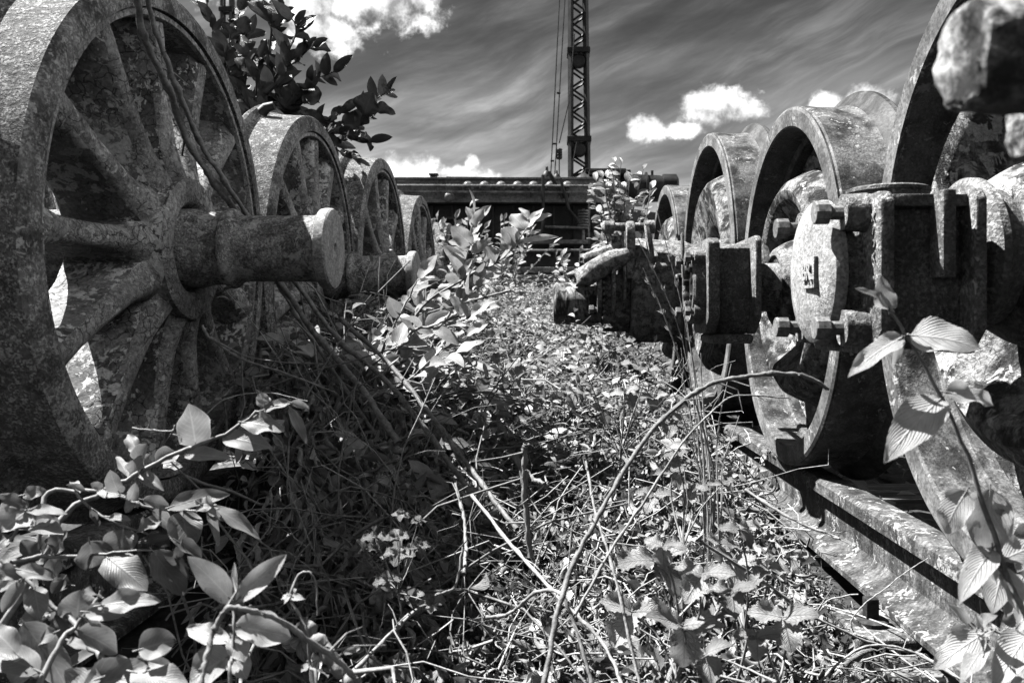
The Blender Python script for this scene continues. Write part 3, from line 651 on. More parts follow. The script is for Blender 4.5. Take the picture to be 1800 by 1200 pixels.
# ================================================================ BACKGROUND
def rail_crane():
    D = 12.0
    X = lambda px: (px-VX)*D/F
    Z = lambda py: (VY-py)*D/F
    t = thing('rail_crane', 'long dark rail crane wagon standing across the end of the path behind the plants', 'rail crane', (0, D, -.55))
    z0 = .55
    def zz(py): return Z(py)+z0
    b = MB(); b.box((X(600), 0, zz(357)), (X(1060), 1.2, zz(312)), .02)
    b.box((X(600), -.06, zz(357)), (X(1060), -.003, zz(352)), .005); b.box((X(600), -.03, zz(316)), (X(1060), -.003, zz(312)), .004)
    for px in (767, 783): b.box((X(px), -.02, zz(352)), (X(px+3), -.003, zz(316)), .002)
    b.build('main_beam', M['beam'], t)
    for px in (823, 852, 881, 910, 938, 968, 997):
        MB().lathe([(-.10, .005), (-.097, .03), (-.085, .052), (-.06, .072), (-.03, .083), (0, .088)], 28, (X(px), 0, zz(329)), 'Y').build('dome_cap', M['dome'], t)
    MB().lathe([(-.10, .005), (-.097, .03), (-.085, .052), (-.06, .072), (-.03, .083), (0, .088)], 28, (X(789), 0, zz(348)), 'Y').build('dome_cap', M['dome'], t)
    for py, x0 in ((329.5, 702), (340.5, 706)):
        p = MB().tube([(X(x0), -.17, zz(py)), (X(1058), -.17, zz(py+1))], .018, 8)
        for px in (817, 933, 1000): p.tube([(X(px), -.17, zz(py-2)), (X(px), -.03, zz(py+6))], .013, 6)
        p.build('pipe', M['pipe'], t)
    h = MB().tube([(X(780), .3, zz(306)), (X(1000), .3, zz(309))], .017, 8)
    for px in (791, 860, 930, 990): h.tube([(X(px), .3, zz(306)), (X(px), .3, zz(314))], .012, 6)
    h.build('handrail', M['black'], t)
    MB().box((X(752), .2, zz(313)), (X(764), .32, zz(301)), .02).box((X(750), .2, zz(303)), (X(766), .32, zz(300)), .004).build('junction_box', M['black'], t)
    c = MB(); c.box((X(640), .15, zz(500)), (X(1065), 1.3, zz(358)), .01)
    for k in range(9): c.box((X(720+k*36), .08, zz(450)), (X(723+k*36), .147, zz(360)), .003)
    c.box((X(700), -.05, zz(386)), (X(800), .14, zz(381)), .004)
    c.build('chassis', M['black'], t)
    MB().box((X(918), -.22, zz(431)), (X(1035), .10, zz(424)), .004).box((X(1033), -.22, zz(431)), (X(1036), -.17, zz(362)), .002).build('step', M['beam'], t)
    MB().tube([(X(868), -.3, zz(444)), (X(1042), -.3, zz(443))], .018, 8).build('grab_rail', M['pipe'], t)
    MB().box((X(966), -.31, zz(438)), (X(974), -.30, zz(432)), .001).build('plate', M['render'], t)
    MB().tube([(X(955), -.2, zz(312)), (X(955), -.2, zz(392)), (X(950), -.2, zz(416))], .022, 8).tube([(X(985), -.2, zz(318)), (X(1000), -.2, zz(372)), (X(1018), -.2, zz(393))], .022, 8).build('steam_pipe', M['black'], t)
    s = MB()
    for k in range(7): s.lathe([(-.012, .08), (.012, .08)], 16, (X(1025), -.05, zz(372+k*5)), 'Z')
    s.tube([(X(1025), -.05, zz(368)), (X(1025), -.05, zz(430))], .02, 8); s.tube([(X(958), -.1, zz(400)), (X(1030), -.1, zz(402))], .02, 8)
    s.build('spring', M['pipe'], t)
    g = MB()
    for px, r in ((961, 11), (979, 8)):
        rr = r*D/F
        g.lathe([(0, rr), (rr*.9, rr*.95), (rr*1.6, rr*.5), (rr*1.8, rr*.25), (rr*2.4, rr*.2), (rr*2.5, .01)], 20, (X(px), .3, zz(313)), 'Z')
    g.box((X(948), .1, zz(322)), (X(1000), .6, zz(309)), .02).tube([(X(965), -.1, zz(305)), (X(978), -.15, zz(330)), (X(990), -.15, zz(352))], .03, 8)
    g.build('valve_gear', M['black'], t)
    # boiler lying across on the right with its hood
    y = MB(); rr = 30*D/F
    y.lathe([(X(1022), .02), (X(1023), rr*.95), (X(1030), rr), (X(1166), rr*.80), (X(1172), rr*.74)], 40, (0, .45, zz(323)))
    y.lathe([(X(1172), rr*.72), (X(1196), rr*.72), (X(1200), rr*.5), (X(1201), .01)], 32, (0, .45, zz(318)))
    for px in (1040, 1068, 1106, 1140): y.lathe([(X(px), rr*1.0), (X(px+3), rr*1.0)], 40, (0, .45, zz(323)))
    y.tube([(X(1153), .45, zz(302)), (X(1153), .45, zz(290))], .02, 8)
    y.build('boiler', M['black'], t)
    MB().box((X(1036), .1, zz(303)), (X(1110), .8, zz(296)), .01).box((X(1030), .3, zz(296.5)), (X(1104), .7, zz(289)), .01).build('roof_plate', M['black'], t)
    MB().box((X(1045), .2, zz(520)), (X(1102), 1.2, zz(340)), .01).box((X(1040), .1, zz(405)), (X(1050), .19, zz(372)), .005).build('cab', M['black'], t)
    for px in (680, 800, 940, 1080):
        MB().lathe([(0, .10), (.01, .30), (.0, .40), (.0, .44), (.13, .45), (.135, .48), (.16, .48)], 32, (X(px), -.02, .46), 'Y').build('bogie_wheel', M['black'], t)
rail_crane()

def mast(name, label, cat, D, xl0, xr0, xl1, xr1, py0, py1, nseg, beams, legw, brace=True, wid=None):
    X = lambda px: (px-VX)*D/F
    Z = lambda py: (VY-py)*D/F
    t = thing(name, label, cat, (X((xl0+xr0)/2), D, Z(py0)))
    ox, oy, oz = t.location
    w0 = (xr0-xl0)*D/F
    legs = []
    for sx in (0, 1):
        for dy in (0, w0):
            a = (X((xl0, xr0)[sx])-ox, dy, Z(py0)-oz); b = (X((xl1, xr1)[sx])-ox, dy if dy == 0 else w0*.8, Z(py1)-oz)
            legs.append((Vector(a), Vector(b)))
            MB().tube([a, b], legw, 4).build('leg', M['black'], t, sharp=10)
    if brace:
        br = MB()
        for (A, B) in ((0, 2), (1, 3), (0, 1), (2, 3)):
            for k in range(nseg):
                f0, f1 = k/nseg, (k+1)/nseg
                p = legs[A][0].lerp(legs[A][1], f0); q = legs[B][0].lerp(legs[B][1], f1)
                p2 = legs[B][0].lerp(legs[B][1], f0); q2 = legs[A][0].lerp(legs[A][1], f1)
                if k % 2: br.tube([p, q], legw*.42, 4)
                else: br.tube([p2, q2], legw*.42, 4)
        br.build('bracing', M['black'], t, sharp=10)
    for py in beams:
        f = (py-py0)/(py1-py0); p = [l[0].lerp(l[1], f) for l in legs]
        m = MB(); e = legw*1.4
        m.box((p[0].x-e, -e, p[0].z-.06), (p[2].x+e, e, p[0].z+.03), .01).box((p[0].x-e, w0*.9-e, p[0].z-.06), (p[2].x+e, w0*.9+e, p[0].z+.03), .01)
        m.build('cross_beam', M['black'], t)
        if brace:
            m = MB().lathe([(-.05, .09), (-.02, .12), (.02, .12), (.05, .09)], 20, ((p[0].x+p[2].x)/2, 0, p[0].z-.2), 'Y')
            m.box(((p[0].x+p[2].x)/2-.02, -.02, p[0].z-.12), ((p[0].x+p[2].x)/2+.02, .02, p[0].z-.061)).build('pulley', M['black'], t)
    return t
mast('lattice_mast', 'tall dark lattice crane mast rising behind the wagon into the sky', 'mast', 14.0, 1003.5, 1034, 1003.5, 1025, 330, -330, 34, (243, 87, -70), .045)
mast('ladder_mast', 'dark ladder like signal post behind the leafy shrub at top left', 'mast', 16.0, 389, 405, 389, 405, 560, -150, 10, (55, 15, -25, -65, 95, 135), .03, brace=False)
def cables():
    D = 13.6
    P = lambda px, py: Vector(W(px, py, D))
    o = MB()
    base = P(979, 312)
    for a, b in (((968, 312), (1000, -330)), ((975, 312), (1012, -330)), ((983, 262), (983, 312)), ((983, 252), (1001, 175)), ((1001, 175), (1010, 60)), ((1008, 282), (1014, 250))):
        o.tube([P(*a), P(*b)], .010, 5)
    t = thing('hoist_cables', 'thin hoist cables slanting up to the left of the lattice mast', 'cables', base)
    for v in o.bm.verts: v.co -= base
    o.build('cable', M['black'], t)
    w = MB()
    p = P(983, 271)-base
    w.lathe([(p.z-.085, .03), (p.z-.08, .045)]+[(p.z-.07+.02*k, .052 if k % 2 else .045) for k in range(8)]+[(p.z+.085, .045), (p.z+.09, .02)], 20, (p.x, 0, 0), 'Z')
    w.build('counterweight', M['black'], t)
    for px, py in ((982, 164), (974, 253), (971, 283)):
        q = P(px, py)-base; MB().box((q.x-.03, -.02, q.z-.012), (q.x+.03, .02, q.z+.012), .003).build('cable_clamp', M['black'], t)
cables()
def shed():
    D = 34.0; X = lambda px: (px-VX)*D/F
    t = thing('shed', 'pale rendered shed far behind, glimpsed between the white bush and the right wheels', 'building', (X(1150), D, -.6))
    MB().box((-4, 0, 0), (2.2, 6, 4.6), .01).build('wall', M['render'], t)
    MB().prism([(-4.2, 4.603), (2.4, 4.603), (-.9, 5.1)], -.3, 6.3, 'Y').build('roof', M['roof'], t)
    for k in range(3):
        w = MB().box((-3+k*1.9, -.05, 1.4), (-2+k*1.9, -.003, 2.6), .01).build('window', M['render'], t)
        MB().box((-2.9+k*1.9, -.065, 1.5), (-2.1+k*1.9, -.052, 2.5), .004).build('pane', M['black'], w)
shed()

def scrap():
    """rails and beams lying across in front of the wagon"""
    for i, (px0, px1, py, d, w, lab) in enumerate([(880, 1010, 470, 8.4, .05, 'flat steel bar lying across the path end, topmost of the pile'), (860, 975, 484, 7.9, .05, 'steel bar lying just below the topmost bar of the pile at the path end'), (840, 1000, 492, 7.4, .03, 'thin rusty rod lowest in the pile of bars at the path end')]):
        a = W(px0-120, py, d); b = W(px1, py, d)
        t = MB(); t.box((a[0], d-.05, a[2]-w), (b[0], d+.05, a[2]), .004)
        for x in (a[0]+.1, b[0]-.1): t.box((x, d-.04, -.5), (x+.05, d+.04, a[2]-w-.001), .003)
        tag(t.build('steel_bar', M['box']), lab, 'steel bar', 'steel bars piled at the end of the path')
scrap()

# ================================================================ PLANTS
class Plant:
    """one plant: stems and leaves gathered, built as thing > stem, foliage"""
    def __init__(s, name, label, cat, leaf='leaf', stem='stem', kind='oval', group=None):
        s.name, s.label, s.cat, s.lm, s.sm, s.kind, s.group = name, label, cat, leaf, stem, kind, group
        s.f = FB(); s.s = FB(); s.base = None
    def stem(s, pts, r0, r1=None, seg=6, sm=5, root=False):
        """pts [(px,py,d)...] from the root outward"""
        P = [W(*p) for p in pts]
        if root:
            p = P[0]; g = (p[0]*1.0+random.uniform(-.03, .03), p[1]+random.uniform(-.02, .05), float(ground_h(np.array(p[0]), np.array(p[1])))-.02)
            P = [g]+P
            if s.base is None: s.base = g
        P = smooth(P, sm); P = P+rng.normal(0, r0*.25, P.shape)
        s.s.tubes(P, np.linspace(r0, r1 if r1 else r0*.6, len(P)), seg)
        return P
    def leaf(s, bx, by, tx, ty, w, d, dt=None, tilt=None, bend=.5, curl=None, rnd=None, kind=None, up=.55):
        a = np.array(W(bx, by, d)); dt = random.uniform(-.025, .025) if dt is None else dt
        b = np.array(W(tx, ty, d+dt)); L = np.linalg.norm(b-a)*1.08
        dirv = (b-a)/np.linalg.norm(b-a)
        n = norm(-a/np.linalg.norm(a) + np.array([random.uniform(-.35, .35), 0, up+random.uniform(-.2, .2)]))
        ww = w*d/F*1.12
        k = kind or s.kind
        # start direction raised so that the bent blade still ends on the tip
        nn = np.cross(norm(np.cross(dirv, n)), dirv)
        dr = norm(dirv+nn*math.tan(bend/2))
        s.f.leaves(a, dr, n, L, ww, bend=bend, curl=random.uniform(.25, .7) if curl is None else curl, wave=random.uniform(.1, .45), kind=k, nu=17 if k == 'bram' else 13, nv=7, rnd=rnd, twist=random.uniform(-.3, .3))
        s.s.tubes(np.array([a-dirv*.004, a+dr*L*.12]), np.array([.0008, .0005])*max(1, d), 4)
    def alt(s, P, n, L, Wd, ang=55, start=.1, up=.5, jit=.3, kind=None, droop=.5, pair=False, tip=True, nu=8, nv=5, end=1.0):
        """leaves along polyline P (world points)"""
        P = np.asarray(P); seg = np.linalg.norm(np.diff(P, axis=0), axis=1); cum = np.concatenate([[0], np.cumsum(seg)]); tot = cum[-1]
        B = []; Dd = []; Nn = []
        for i in range(n):
            f = start+(end-start)*(i/(max(1, n-1)))
            p = np.array([np.interp(f*tot, cum, P[:, k]) for k in range(3)]); q = np.array([np.interp(min(tot, f*tot+.01), cum, P[:, k]) for k in range(3)]); q0 = np.array([np.interp(max(0, f*tot-.01), cum, P[:, k]) for k in range(3)])
            t = norm(q-q0)
            for sgn in ((1, -1) if pair else ((1,) if i % 2 else (-1,))):
                ref = np.array([rng.normal(0, jit), rng.normal(0, jit), 1.0])
                sd = norm(np.cross(t, ref)+np.array([1e-5, 0, 0]))*sgn
                if abs(t[2]) > .75:
                    a = i*2.4+rng.uniform(-.4, .4)+(math.pi if sgn < 0 else 0); sd = np.array([math.cos(a), math.sin(a), .1])
                a = R_(ang)+rng.normal(0, .18)
                if tip and i == n-1: a *= .3
                dv = norm(t*math.cos(a)+sd*math.sin(a)+np.array([0, 0, .15])+rng.normal(0, .1, 3))
                B.append(p); Dd.append(dv); Nn.append(norm(np.array([rng.normal(0, jit), rng.normal(-.25, jit), 1.0])*up+norm(-p)*(1-up)*.8))
        k = len(B); sc = rng.uniform(.65, 1.15, k)
        s.f.leaves(np.array(B), np.array(Dd), np.array(Nn), L*sc, Wd*sc*rng.uniform(.85, 1.15, k), bend=rng.uniform(.1, 1.0, k)*droop*1.6, curl=rng.uniform(.1, .8, k), wave=rng.uniform(0, .25, k), twist=rng.uniform(-.4, .4, k), kind=kind or s.kind, nu=nu, nv=nv)
    def build(s):
        b = s.base or (0, 1, -.5)
        t = thing(s.name, s.label, s.cat, b, s.group)
        if s.s.n: s.s.build('stem', M[s.sm], t)
        if s.f.n: s.f.build('foliage', M[s.lm], t)
        return t

# ---- lower left broad-leaved shrub, hand laid leaves
p = Plant('broadleaf_shrub', 'broad leaved shrub filling the lower left corner in front of the nearest spoked wheel', 'shrub')
d = .92
p.stem([(-60, 1250, .80), (60, 1010, .84), (120, 900, .88), (200, 852, .9), (292, 804, d), (354, 779, d), (396, 762, d), (462, 721, d), (505, 712, d)], .0042, .0012, root=True)
for a in [(344, 784, 332, 714, 54), (250, 821, 258, 780, 36), (273, 812, 310, 797, 34), (325, 800, 404, 806, 26), (390, 768, 473, 786, 34), (425, 742, 496, 757, 36), (462, 721, 512, 708, 22), (508, 716, 537, 776, 18), (465, 716, 457, 693, 24), (510, 708, 541, 717, 15), (225, 838, 206, 804, 17), (246, 831, 286, 860, 22), (245, 800, 226, 765, 22), (230, 838, 262, 800, 28)]: p.leaf(*a, d, rnd=random.uniform(.45, .9))
p.stem([(60, 1010, .84), (80, 877, .87), (133, 863, .88), (200, 866, .88), (233, 882, .87), (267, 892, .87), (320, 897, .86), (385, 893, .85)], .0028, .001)
for a in [(297, 892, 398, 870, 32), (370, 890, 452, 944, 26), (365, 893, 383, 956, 15), (320, 897, 331, 966, 52), (210, 865, 195, 828, 28), (213, 870, 173, 865, 20), (267, 897, 301, 928, 24), (250, 878, 294, 888, 22), (277, 913, 248, 934, 28), (150, 862, 118, 853, 12), (140, 864, 125, 848, 14), (180, 858, 160, 850, 14), (228, 880, 238, 850, 20), (240, 884, 222, 900, 22)]: p.leaf(*a, .86, rnd=random.uniform(.3, .8))
p.leaf(375, 888, 345, 892, 26, .84, rnd=1, bend=1.4); p.leaf(350, 884, 392, 916, 12, .84, rnd=1, bend=1.2)
p.stem([(133, 863, .88), (153, 887, .87), (200, 917, .86), (260, 938, .85)], .0016, .0009)
for a in [(217, 930, 212, 972, 54), (157, 893, 171, 925, 13), (240, 953, 312, 944, 15), (190, 908, 228, 914, 14), (260, 938, 296, 958, 22)]: p.leaf(*a, .85, rnd=random.uniform(.1, .5))
p.stem([(20, 990, .80), (67, 978, .82), (133, 978, .83), (200, 970, .83), (267, 967, .83)], .0024, .001)
for a in [(157, 950, 162, 994, 58), (185, 977, 254, 1034, 54), (267, 967, 319, 1041, 50), (307, 970, 331, 1015, 13), (107, 980, 98, 1014, 42), (93, 970, 116, 934, 32), (60, 980, 40, 950, 28), (70, 978, 55, 1005, 26), (310, 950, 352, 978, 26), (318, 955, 310, 985, 16)]: p.leaf(*a, .83, rnd=random.uniform(.1, .6))
p.stem([(10, 960, .82), (30, 930, .83), (47, 897, .84), (42, 870, .84)], .002, .001)
for a in [(47, 897, 114, 903, 19), (45, 893, 0, 870, 22), (47, 898, 5, 932, 54), (50, 900, 101, 918, 22), (55, 925, 108, 938, 32), (20, 900, -20, 905, 26), (40, 870, 80, 862, 22), (18, 940, -10, 965, 30)]: p.leaf(*a, .83, rnd=random.uniform(.3, .8))
p.stem([(200, 1230, .70), (150, 1130, .72), (130, 1093, .73), (97, 1067, .74), (40, 1013, .75), (0, 985, .75)], .0032, .0014, root=True)
for a in [(40, 1013, -14, 1000, 26), (30, 1000, 91, 1017, 26), (43, 1017, 6, 1072, 24), (135, 1090, 140, 1040, 58), (90, 1075, 36, 1095, 34), (60, 1030, 70, 1085, 36), (20, 1010, -5, 1050, 24), (100, 1080, 110, 1120, 26)]: p.leaf(*a, .74, rnd=random.uniform(.3, .9))
p.stem([(60, 1220, .66), (110, 1123, .69), (133, 1100, .70), (173, 1047, .71), (178, 1030, .71)], .0026, .001)
for a in [(173, 1048, 179, 1015, 27), (172, 1065, 276, 1057, 38), (135, 1107, 202, 1145, 48), (40, 1093, 115, 1205, 52), (145, 1085, 175, 1100, 18), (120, 1125, 150, 1140, 16), (100, 1110, 60, 1130, 26), (150, 1075, 215, 1080, 30)]: p.leaf(*a, .70, rnd=random.uniform(.4, .9))
for a in [(140, 1215, 280, 1180, 66), (243, 1142, 306, 1125, 52), (70, 1180, -10, 1150, 50), (30, 1150, -20, 1100, 40), (250, 1160, 300, 1185, 30), (180, 1190, 100, 1230, 60), (230, 1180, 330, 1215, 50), (20, 1200, 60, 1160, 40)]: p.leaf(*a, .66, rnd=random.uniform(.4, .95))
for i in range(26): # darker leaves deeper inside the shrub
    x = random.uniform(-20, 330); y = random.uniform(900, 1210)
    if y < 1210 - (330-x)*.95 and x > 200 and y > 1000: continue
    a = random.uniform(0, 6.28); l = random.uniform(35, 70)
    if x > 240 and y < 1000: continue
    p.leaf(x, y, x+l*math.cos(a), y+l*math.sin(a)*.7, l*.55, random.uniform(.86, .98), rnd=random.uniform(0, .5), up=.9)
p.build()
# ---- seedling with two upright leaves
p = Plant('seedling', 'young plant with a pair of upright bright leaves beside the arched cane at lower left', 'plant', leaf='leafb')
p.stem([(405, 1230, .66), (407, 1160, .68), (410, 1100, .69), (411, 1062, .7), (411, 1035, .7)], .0017, .0009, root=True)
for a in [(409, 1058, 335, 983, 42), (414, 1058, 498, 979, 36), (411, 1055, 412, 992, 11), (411, 1100, 505, 1118, 58), (407, 1150, 338, 1195, 62), (408, 1120, 428, 1160, 36), (405, 1130, 333, 1105, 34), (410, 1150, 432, 1190, 40)]: p.leaf(*a, .69, rnd=random.uniform(.35, .8), bend=.35)
p.build()
# ---- leafy twig at right
p = Plant('dogwood_sapling', 'upright sapling with deeply veined pale leaves in front of the lettered axle box at right', 'sapling', leaf='dog', stem='stem', kind='dog')
d = .68
p.stem([(1860, 1260, .66), (1800, 1080, .67), (1765, 1000, d), (1745, 940, d), (1700, 800, d), (1650, 690, d), (1600, 600, d), (1563, 546, d)], .0030, .0011, root=True)
for a in [(1566, 546, 1506, 509, 24), (1562, 544, 1549, 487, 34), (1600, 590, 1718, 613, 62), (1590, 592, 1495, 660, 38), (1655, 700, 1559, 808, 66), (1660, 690, 1742, 712, 40), (1741, 858, 1744, 968, 76), (1700, 862, 1664, 934, 52), (1745, 965, 1689, 1056, 46), (1745, 960, 1752, 1022, 30), (1760, 985, 1840, 960, 50), (1755, 1000, 1790, 1075, 40)]: p.leaf(*a, d, rnd=random.uniform(.4, .95), bend=.75, up=.8)
p.leaf(1585, 596, 1570, 640, 14, d)
p.build()
p = Plant('dogwood_shrub', 'leafy low shrub at the bottom right corner beside the rail', 'shrub', leaf='dog', kind='dog')
p.stem([(1900, 1240, .70), (1810, 1150, .72), (1760, 1112, .73), (1720, 1100, .73), (1700, 1088, .73)], .0022, .001, root=True)
for a in [(1730, 1112, 1646, 1172, 54), (1810, 1110, 1750, 1205, 56), (1705, 1100, 1668, 1064, 22), (1718, 1105, 1735, 1064, 17), (1725, 1098, 1752, 1082, 22), (1790, 1100, 1835, 1060, 40), (1800, 1160, 1755, 1225, 60), (1745, 1110, 1700, 1140, 30), (1735, 1130, 1690, 1200, 30)]: p.leaf(*a, .72, rnd=random.uniform(.4, .9), up=.8)
for a in [(1760, 1010, 1745, 1075, 44), (1800, 1010, 1770, 1080, 50), (1790, 980, 1840, 1040, 44), (1810, 1080, 1760, 1110, 40), (1830, 930, 1790, 1000, 60)]: p.leaf(*a, .80, rnd=random.uniform(.0, .2))
p.build()

# ---- shrub behind the nearest wheel, top left (dark against the sky)
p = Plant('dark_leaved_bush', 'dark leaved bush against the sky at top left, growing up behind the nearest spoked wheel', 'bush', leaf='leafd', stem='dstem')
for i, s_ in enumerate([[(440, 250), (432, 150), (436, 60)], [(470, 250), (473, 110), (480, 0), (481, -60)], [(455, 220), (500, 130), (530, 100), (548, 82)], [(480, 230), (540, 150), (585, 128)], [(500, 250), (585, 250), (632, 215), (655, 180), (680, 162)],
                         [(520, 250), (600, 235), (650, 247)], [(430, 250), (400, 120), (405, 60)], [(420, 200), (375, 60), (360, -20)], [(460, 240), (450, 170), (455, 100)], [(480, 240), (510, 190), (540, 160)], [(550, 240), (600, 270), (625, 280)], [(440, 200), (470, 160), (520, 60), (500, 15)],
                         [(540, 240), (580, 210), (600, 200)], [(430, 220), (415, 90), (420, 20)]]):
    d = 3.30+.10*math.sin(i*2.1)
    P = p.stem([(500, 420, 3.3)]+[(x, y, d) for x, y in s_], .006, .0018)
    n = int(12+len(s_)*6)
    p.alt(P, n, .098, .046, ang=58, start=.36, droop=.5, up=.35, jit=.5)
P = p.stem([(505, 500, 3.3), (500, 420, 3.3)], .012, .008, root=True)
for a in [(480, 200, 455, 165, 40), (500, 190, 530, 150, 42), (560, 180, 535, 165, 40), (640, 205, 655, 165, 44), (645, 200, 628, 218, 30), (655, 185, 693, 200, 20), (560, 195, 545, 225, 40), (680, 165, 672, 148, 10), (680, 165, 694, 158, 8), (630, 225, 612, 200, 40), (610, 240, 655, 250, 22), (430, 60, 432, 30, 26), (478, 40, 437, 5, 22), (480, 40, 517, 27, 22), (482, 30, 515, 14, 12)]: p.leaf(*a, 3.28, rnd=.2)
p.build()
# dead branch stub over second wheel
b = MB(); b.tube([W(445, 235, 2.5), W(452, 205, 2.5), W(468, 190, 2.5), W(482, 186, 2.5)], [.018, .02, .016, .013], 12)
tag(b.build('pipe_stub', M['black']), 'short dark curved pipe end poking up between the first two left wheels', 'pipe')

# ---- long sticks crossing the nearest wheel
def cane(label, pts, r0, r1, mat='cane', name='cane', nodes=0, group='bare canes and sticks'):
    f = FB(); P = smooth([W(*q) for q in pts], 8)
    wob = np.cumsum(rng.normal(0, 1, P.shape), 0); wob = wob-np.linspace(0, 1, len(P))[:, None]*wob[-1]
    P = P+wob*r0*.16+rng.normal(0, r0*.15, P.shape)
    sw = 1+.10*rng.normal(0, 1, len(P)); sw[::max(3, len(P)//9)] *= 1.35
    f.tubes(P, np.linspace(r0, r1, len(P))*sw, 8)
    nodes = max(nodes, 5)
    if nodes:
        k = rng.integers(2, len(P)-2, nodes); dirs = norm(rng.normal(0, 1, (nodes, 3)))
        f.tubes(np.stack([P[k], P[k]+dirs*r0*1.9], 1), np.array([r0*.6, r0*.08]), 4)
        k = rng.integers(2, len(P)-2, 3); dirs = norm(rng.normal(0, 1, (3, 3))+norm(P[k+1]-P[k])*1.2)
        f.tubes(np.stack([P[k], P[k]+dirs*r0*9, P[k]+dirs*r0*15+rng.normal(0, r0*3, (3, 3))], 1), np.array([r0*.45, r0*.3, r0*.12]), 5)
    tag(f.build(name, M[mat]), label, 'stick', group)
cane('thick bare stick leaning across the nearest spoked wheel, the left of the crossing pair', [(236, -30, 1.36), (255, 60, 1.42), (300, 150, 1.5), (350, 260, 1.6), (385, 320, 1.66), (428, 385, 1.76), (500, 500, 1.9), (570, 600, 1.85), (650, 700, 1.75), (700, 780, 1.7)], .0056, .0075, nodes=14)
cane('thinner bare stick leaning across the nearest spoked wheel, the right of the crossing pair', [(256, -30, 1.36), (275, 60, 1.42), (315, 160, 1.5), (352, 250, 1.6), (395, 318, 1.66), (440, 385, 1.76), (520, 500, 1.88), (600, 600, 1.85), (700, 690, 1.75), (830, 870, 1.6)], .0042, .006, nodes=14)
cane('long arched brown cane curving over the weeds to the right', [(950, 1230, .80), (975, 1110, .84), (1000, 1010, .88), (1060, 890, .93), (1130, 780, .98), (1200, 710, 1.02), (1250, 680, 1.03), (1310, 664, 1.04), (1370, 659, 1.04), (1420, 664, 1.04), (1458, 683, 1.04)], .0030, .0026, nodes=18)
cane('second thinner cane running beside the long arched cane', [(1010, 1080, .95), (1080, 960, 1.0), (1120, 900, 1.03), (1200, 780, 1.07), (1260, 715, 1.1), (1300, 695, 1.1), (1390, 700, 1.12)], .0017, .0009, 'bark')
cane('pale knobbly cane arching up from the bottom edge beside the seedling', [(340, 1240, .60), (353, 1200, .61), (362, 1150, .62), (372, 1105, .63), (397, 1070, .63), (450, 1073, .64), (500, 1093, .66), (567, 1143, .68), (610, 1180, .69), (650, 1240, .70)], .0022, .0020, 'bark', nodes=20)
cane('thick log of pale cane at the bottom edge left of centre', [(530, 1090, .78), (570, 1140, .77), (620, 1200, .76), (660, 1260, .76)], .0062, .0066, 'bark')
cane('thin upright straw stem standing among dead leaves left of centre', [(150*2.57+430, 1010, 1.2), (820, 960, 1.25), (815, 900, 1.3), (800, 850, 1.35)], .0028, .002, 'bark')
cane('straight pale stem leaning left in the middle foreground', [(1125, 1200, .95), (1080, 1010, 1.0), (1045, 900, 1.05), (1030, 810, 1.1)], .0018, .0014, 'straw')
cane('jointed pale stem standing upright in the middle of the tangle', [(932, 980, 1.3), (922, 880, 1.3), (922, 800, 1.3), (925, 780, 1.3)], .0044, .0036, 'bark')
cane('short cut cane pointing right beside the jointed stem', [(905, 800, 1.32), (930, 835, 1.32), (962, 850, 1.3), (958, 848, 1.3)], .004, .0036, 'bark')
cane('dark cane falling diagonally from the wheels to the middle of the tangle', [(600, 562, 1.9), (680, 640, 1.8), (745, 720, 1.7), (800, 790, 1.6), (850, 850, 1.5), (910, 930, 1.4)], .0050, .0036, 'cane', nodes=10)
cane('dark forked cane hanging between the left axle stubs and the tangle', [(470, 470, 1.95), (540, 580, 1.9), (620, 700, 1.8), (690, 810, 1.7)], .0045, .0035, 'cane', nodes=8)
cane('long curved stem across the lower left of the tangle', [(600, 1200, 1.0), (690, 1110, 1.1), (760, 1050, 1.15), (800, 1030, 1.2), (815, 960, 1.22)], .0026, .0018, 'bark')
cane('pale twig lying at an angle in the lower middle', [(830, 870, 1.3), (900, 960, 1.2), (980, 1050, 1.1), (1060, 1130, 1.05), (1100, 1220, 1.0)], .0024, .002, 'straw')
cane('bent stem bowed over the dead leaves in the lower middle', [(855, 1085, 1.1), (900, 1075, 1.08), (940, 1040, 1.05), (985, 1040, 1.0), (1010, 1100, .98), (1040, 1200, .95)], .0022, .002, 'bark')
cane('thin dry twig lying over the rail at right', [(1310, 860, 1.5), (1400, 915, 1.42), (1470, 945, 1.38), (1462, 944, 1.38)], .0026, .0012, 'bark')
cane('fine pale runner looping beside the rail bolt at lower right', [(1230, 950, 1.1), (1340, 1020, 1.12), (1430, 1085, 1.12), (1550, 1135, 1.12), (1620, 1150, 1.12), (1720, 1215, 1.05)], .0018, .0014, 'straw')
cane('fine pale runner rising from the bottom edge over the sleeper', [(1440, 1200, 1.05), (1480, 1160, 1.06), (1530, 1135, 1.07), (1600, 1145, 1.07), (1700, 1200, 1.05)], .0016, .0012, 'straw')
cane('thin tendril curling over the rail foot', [(1500, 1110, 1.2), (1497, 1090, 1.2), (1520, 1060, 1.2), (1560, 1030, 1.2), (1590, 1005, 1.2), (1632, 980, 1.2)], .0010, .0006, 'straw')
cane('thin tendril with a coil in front of the spoked wheel', [(232, 752, .9), (280, 757, .9), (303, 757, .9), (308, 748, .9), (302, 762, .9), (310, 765, .9), (304, 755, .9), (320, 776, .9)], .0009, .0005, 'straw')
cane('thin whip arching low over the left wheel rim', [(362, 728, 1.2), (400, 700, 1.2), (470, 690, 1.2), (540, 705, 1.2)], .0008, .0005, 'straw')
cane('thin forked twig over the bottom of the nearest wheel', [(355, 572, 1.5), (370, 595, 1.5), (420, 628, 1.5), (500, 655, 1.5), (590, 690, 1.5)], .0026, .0014, 'cane')
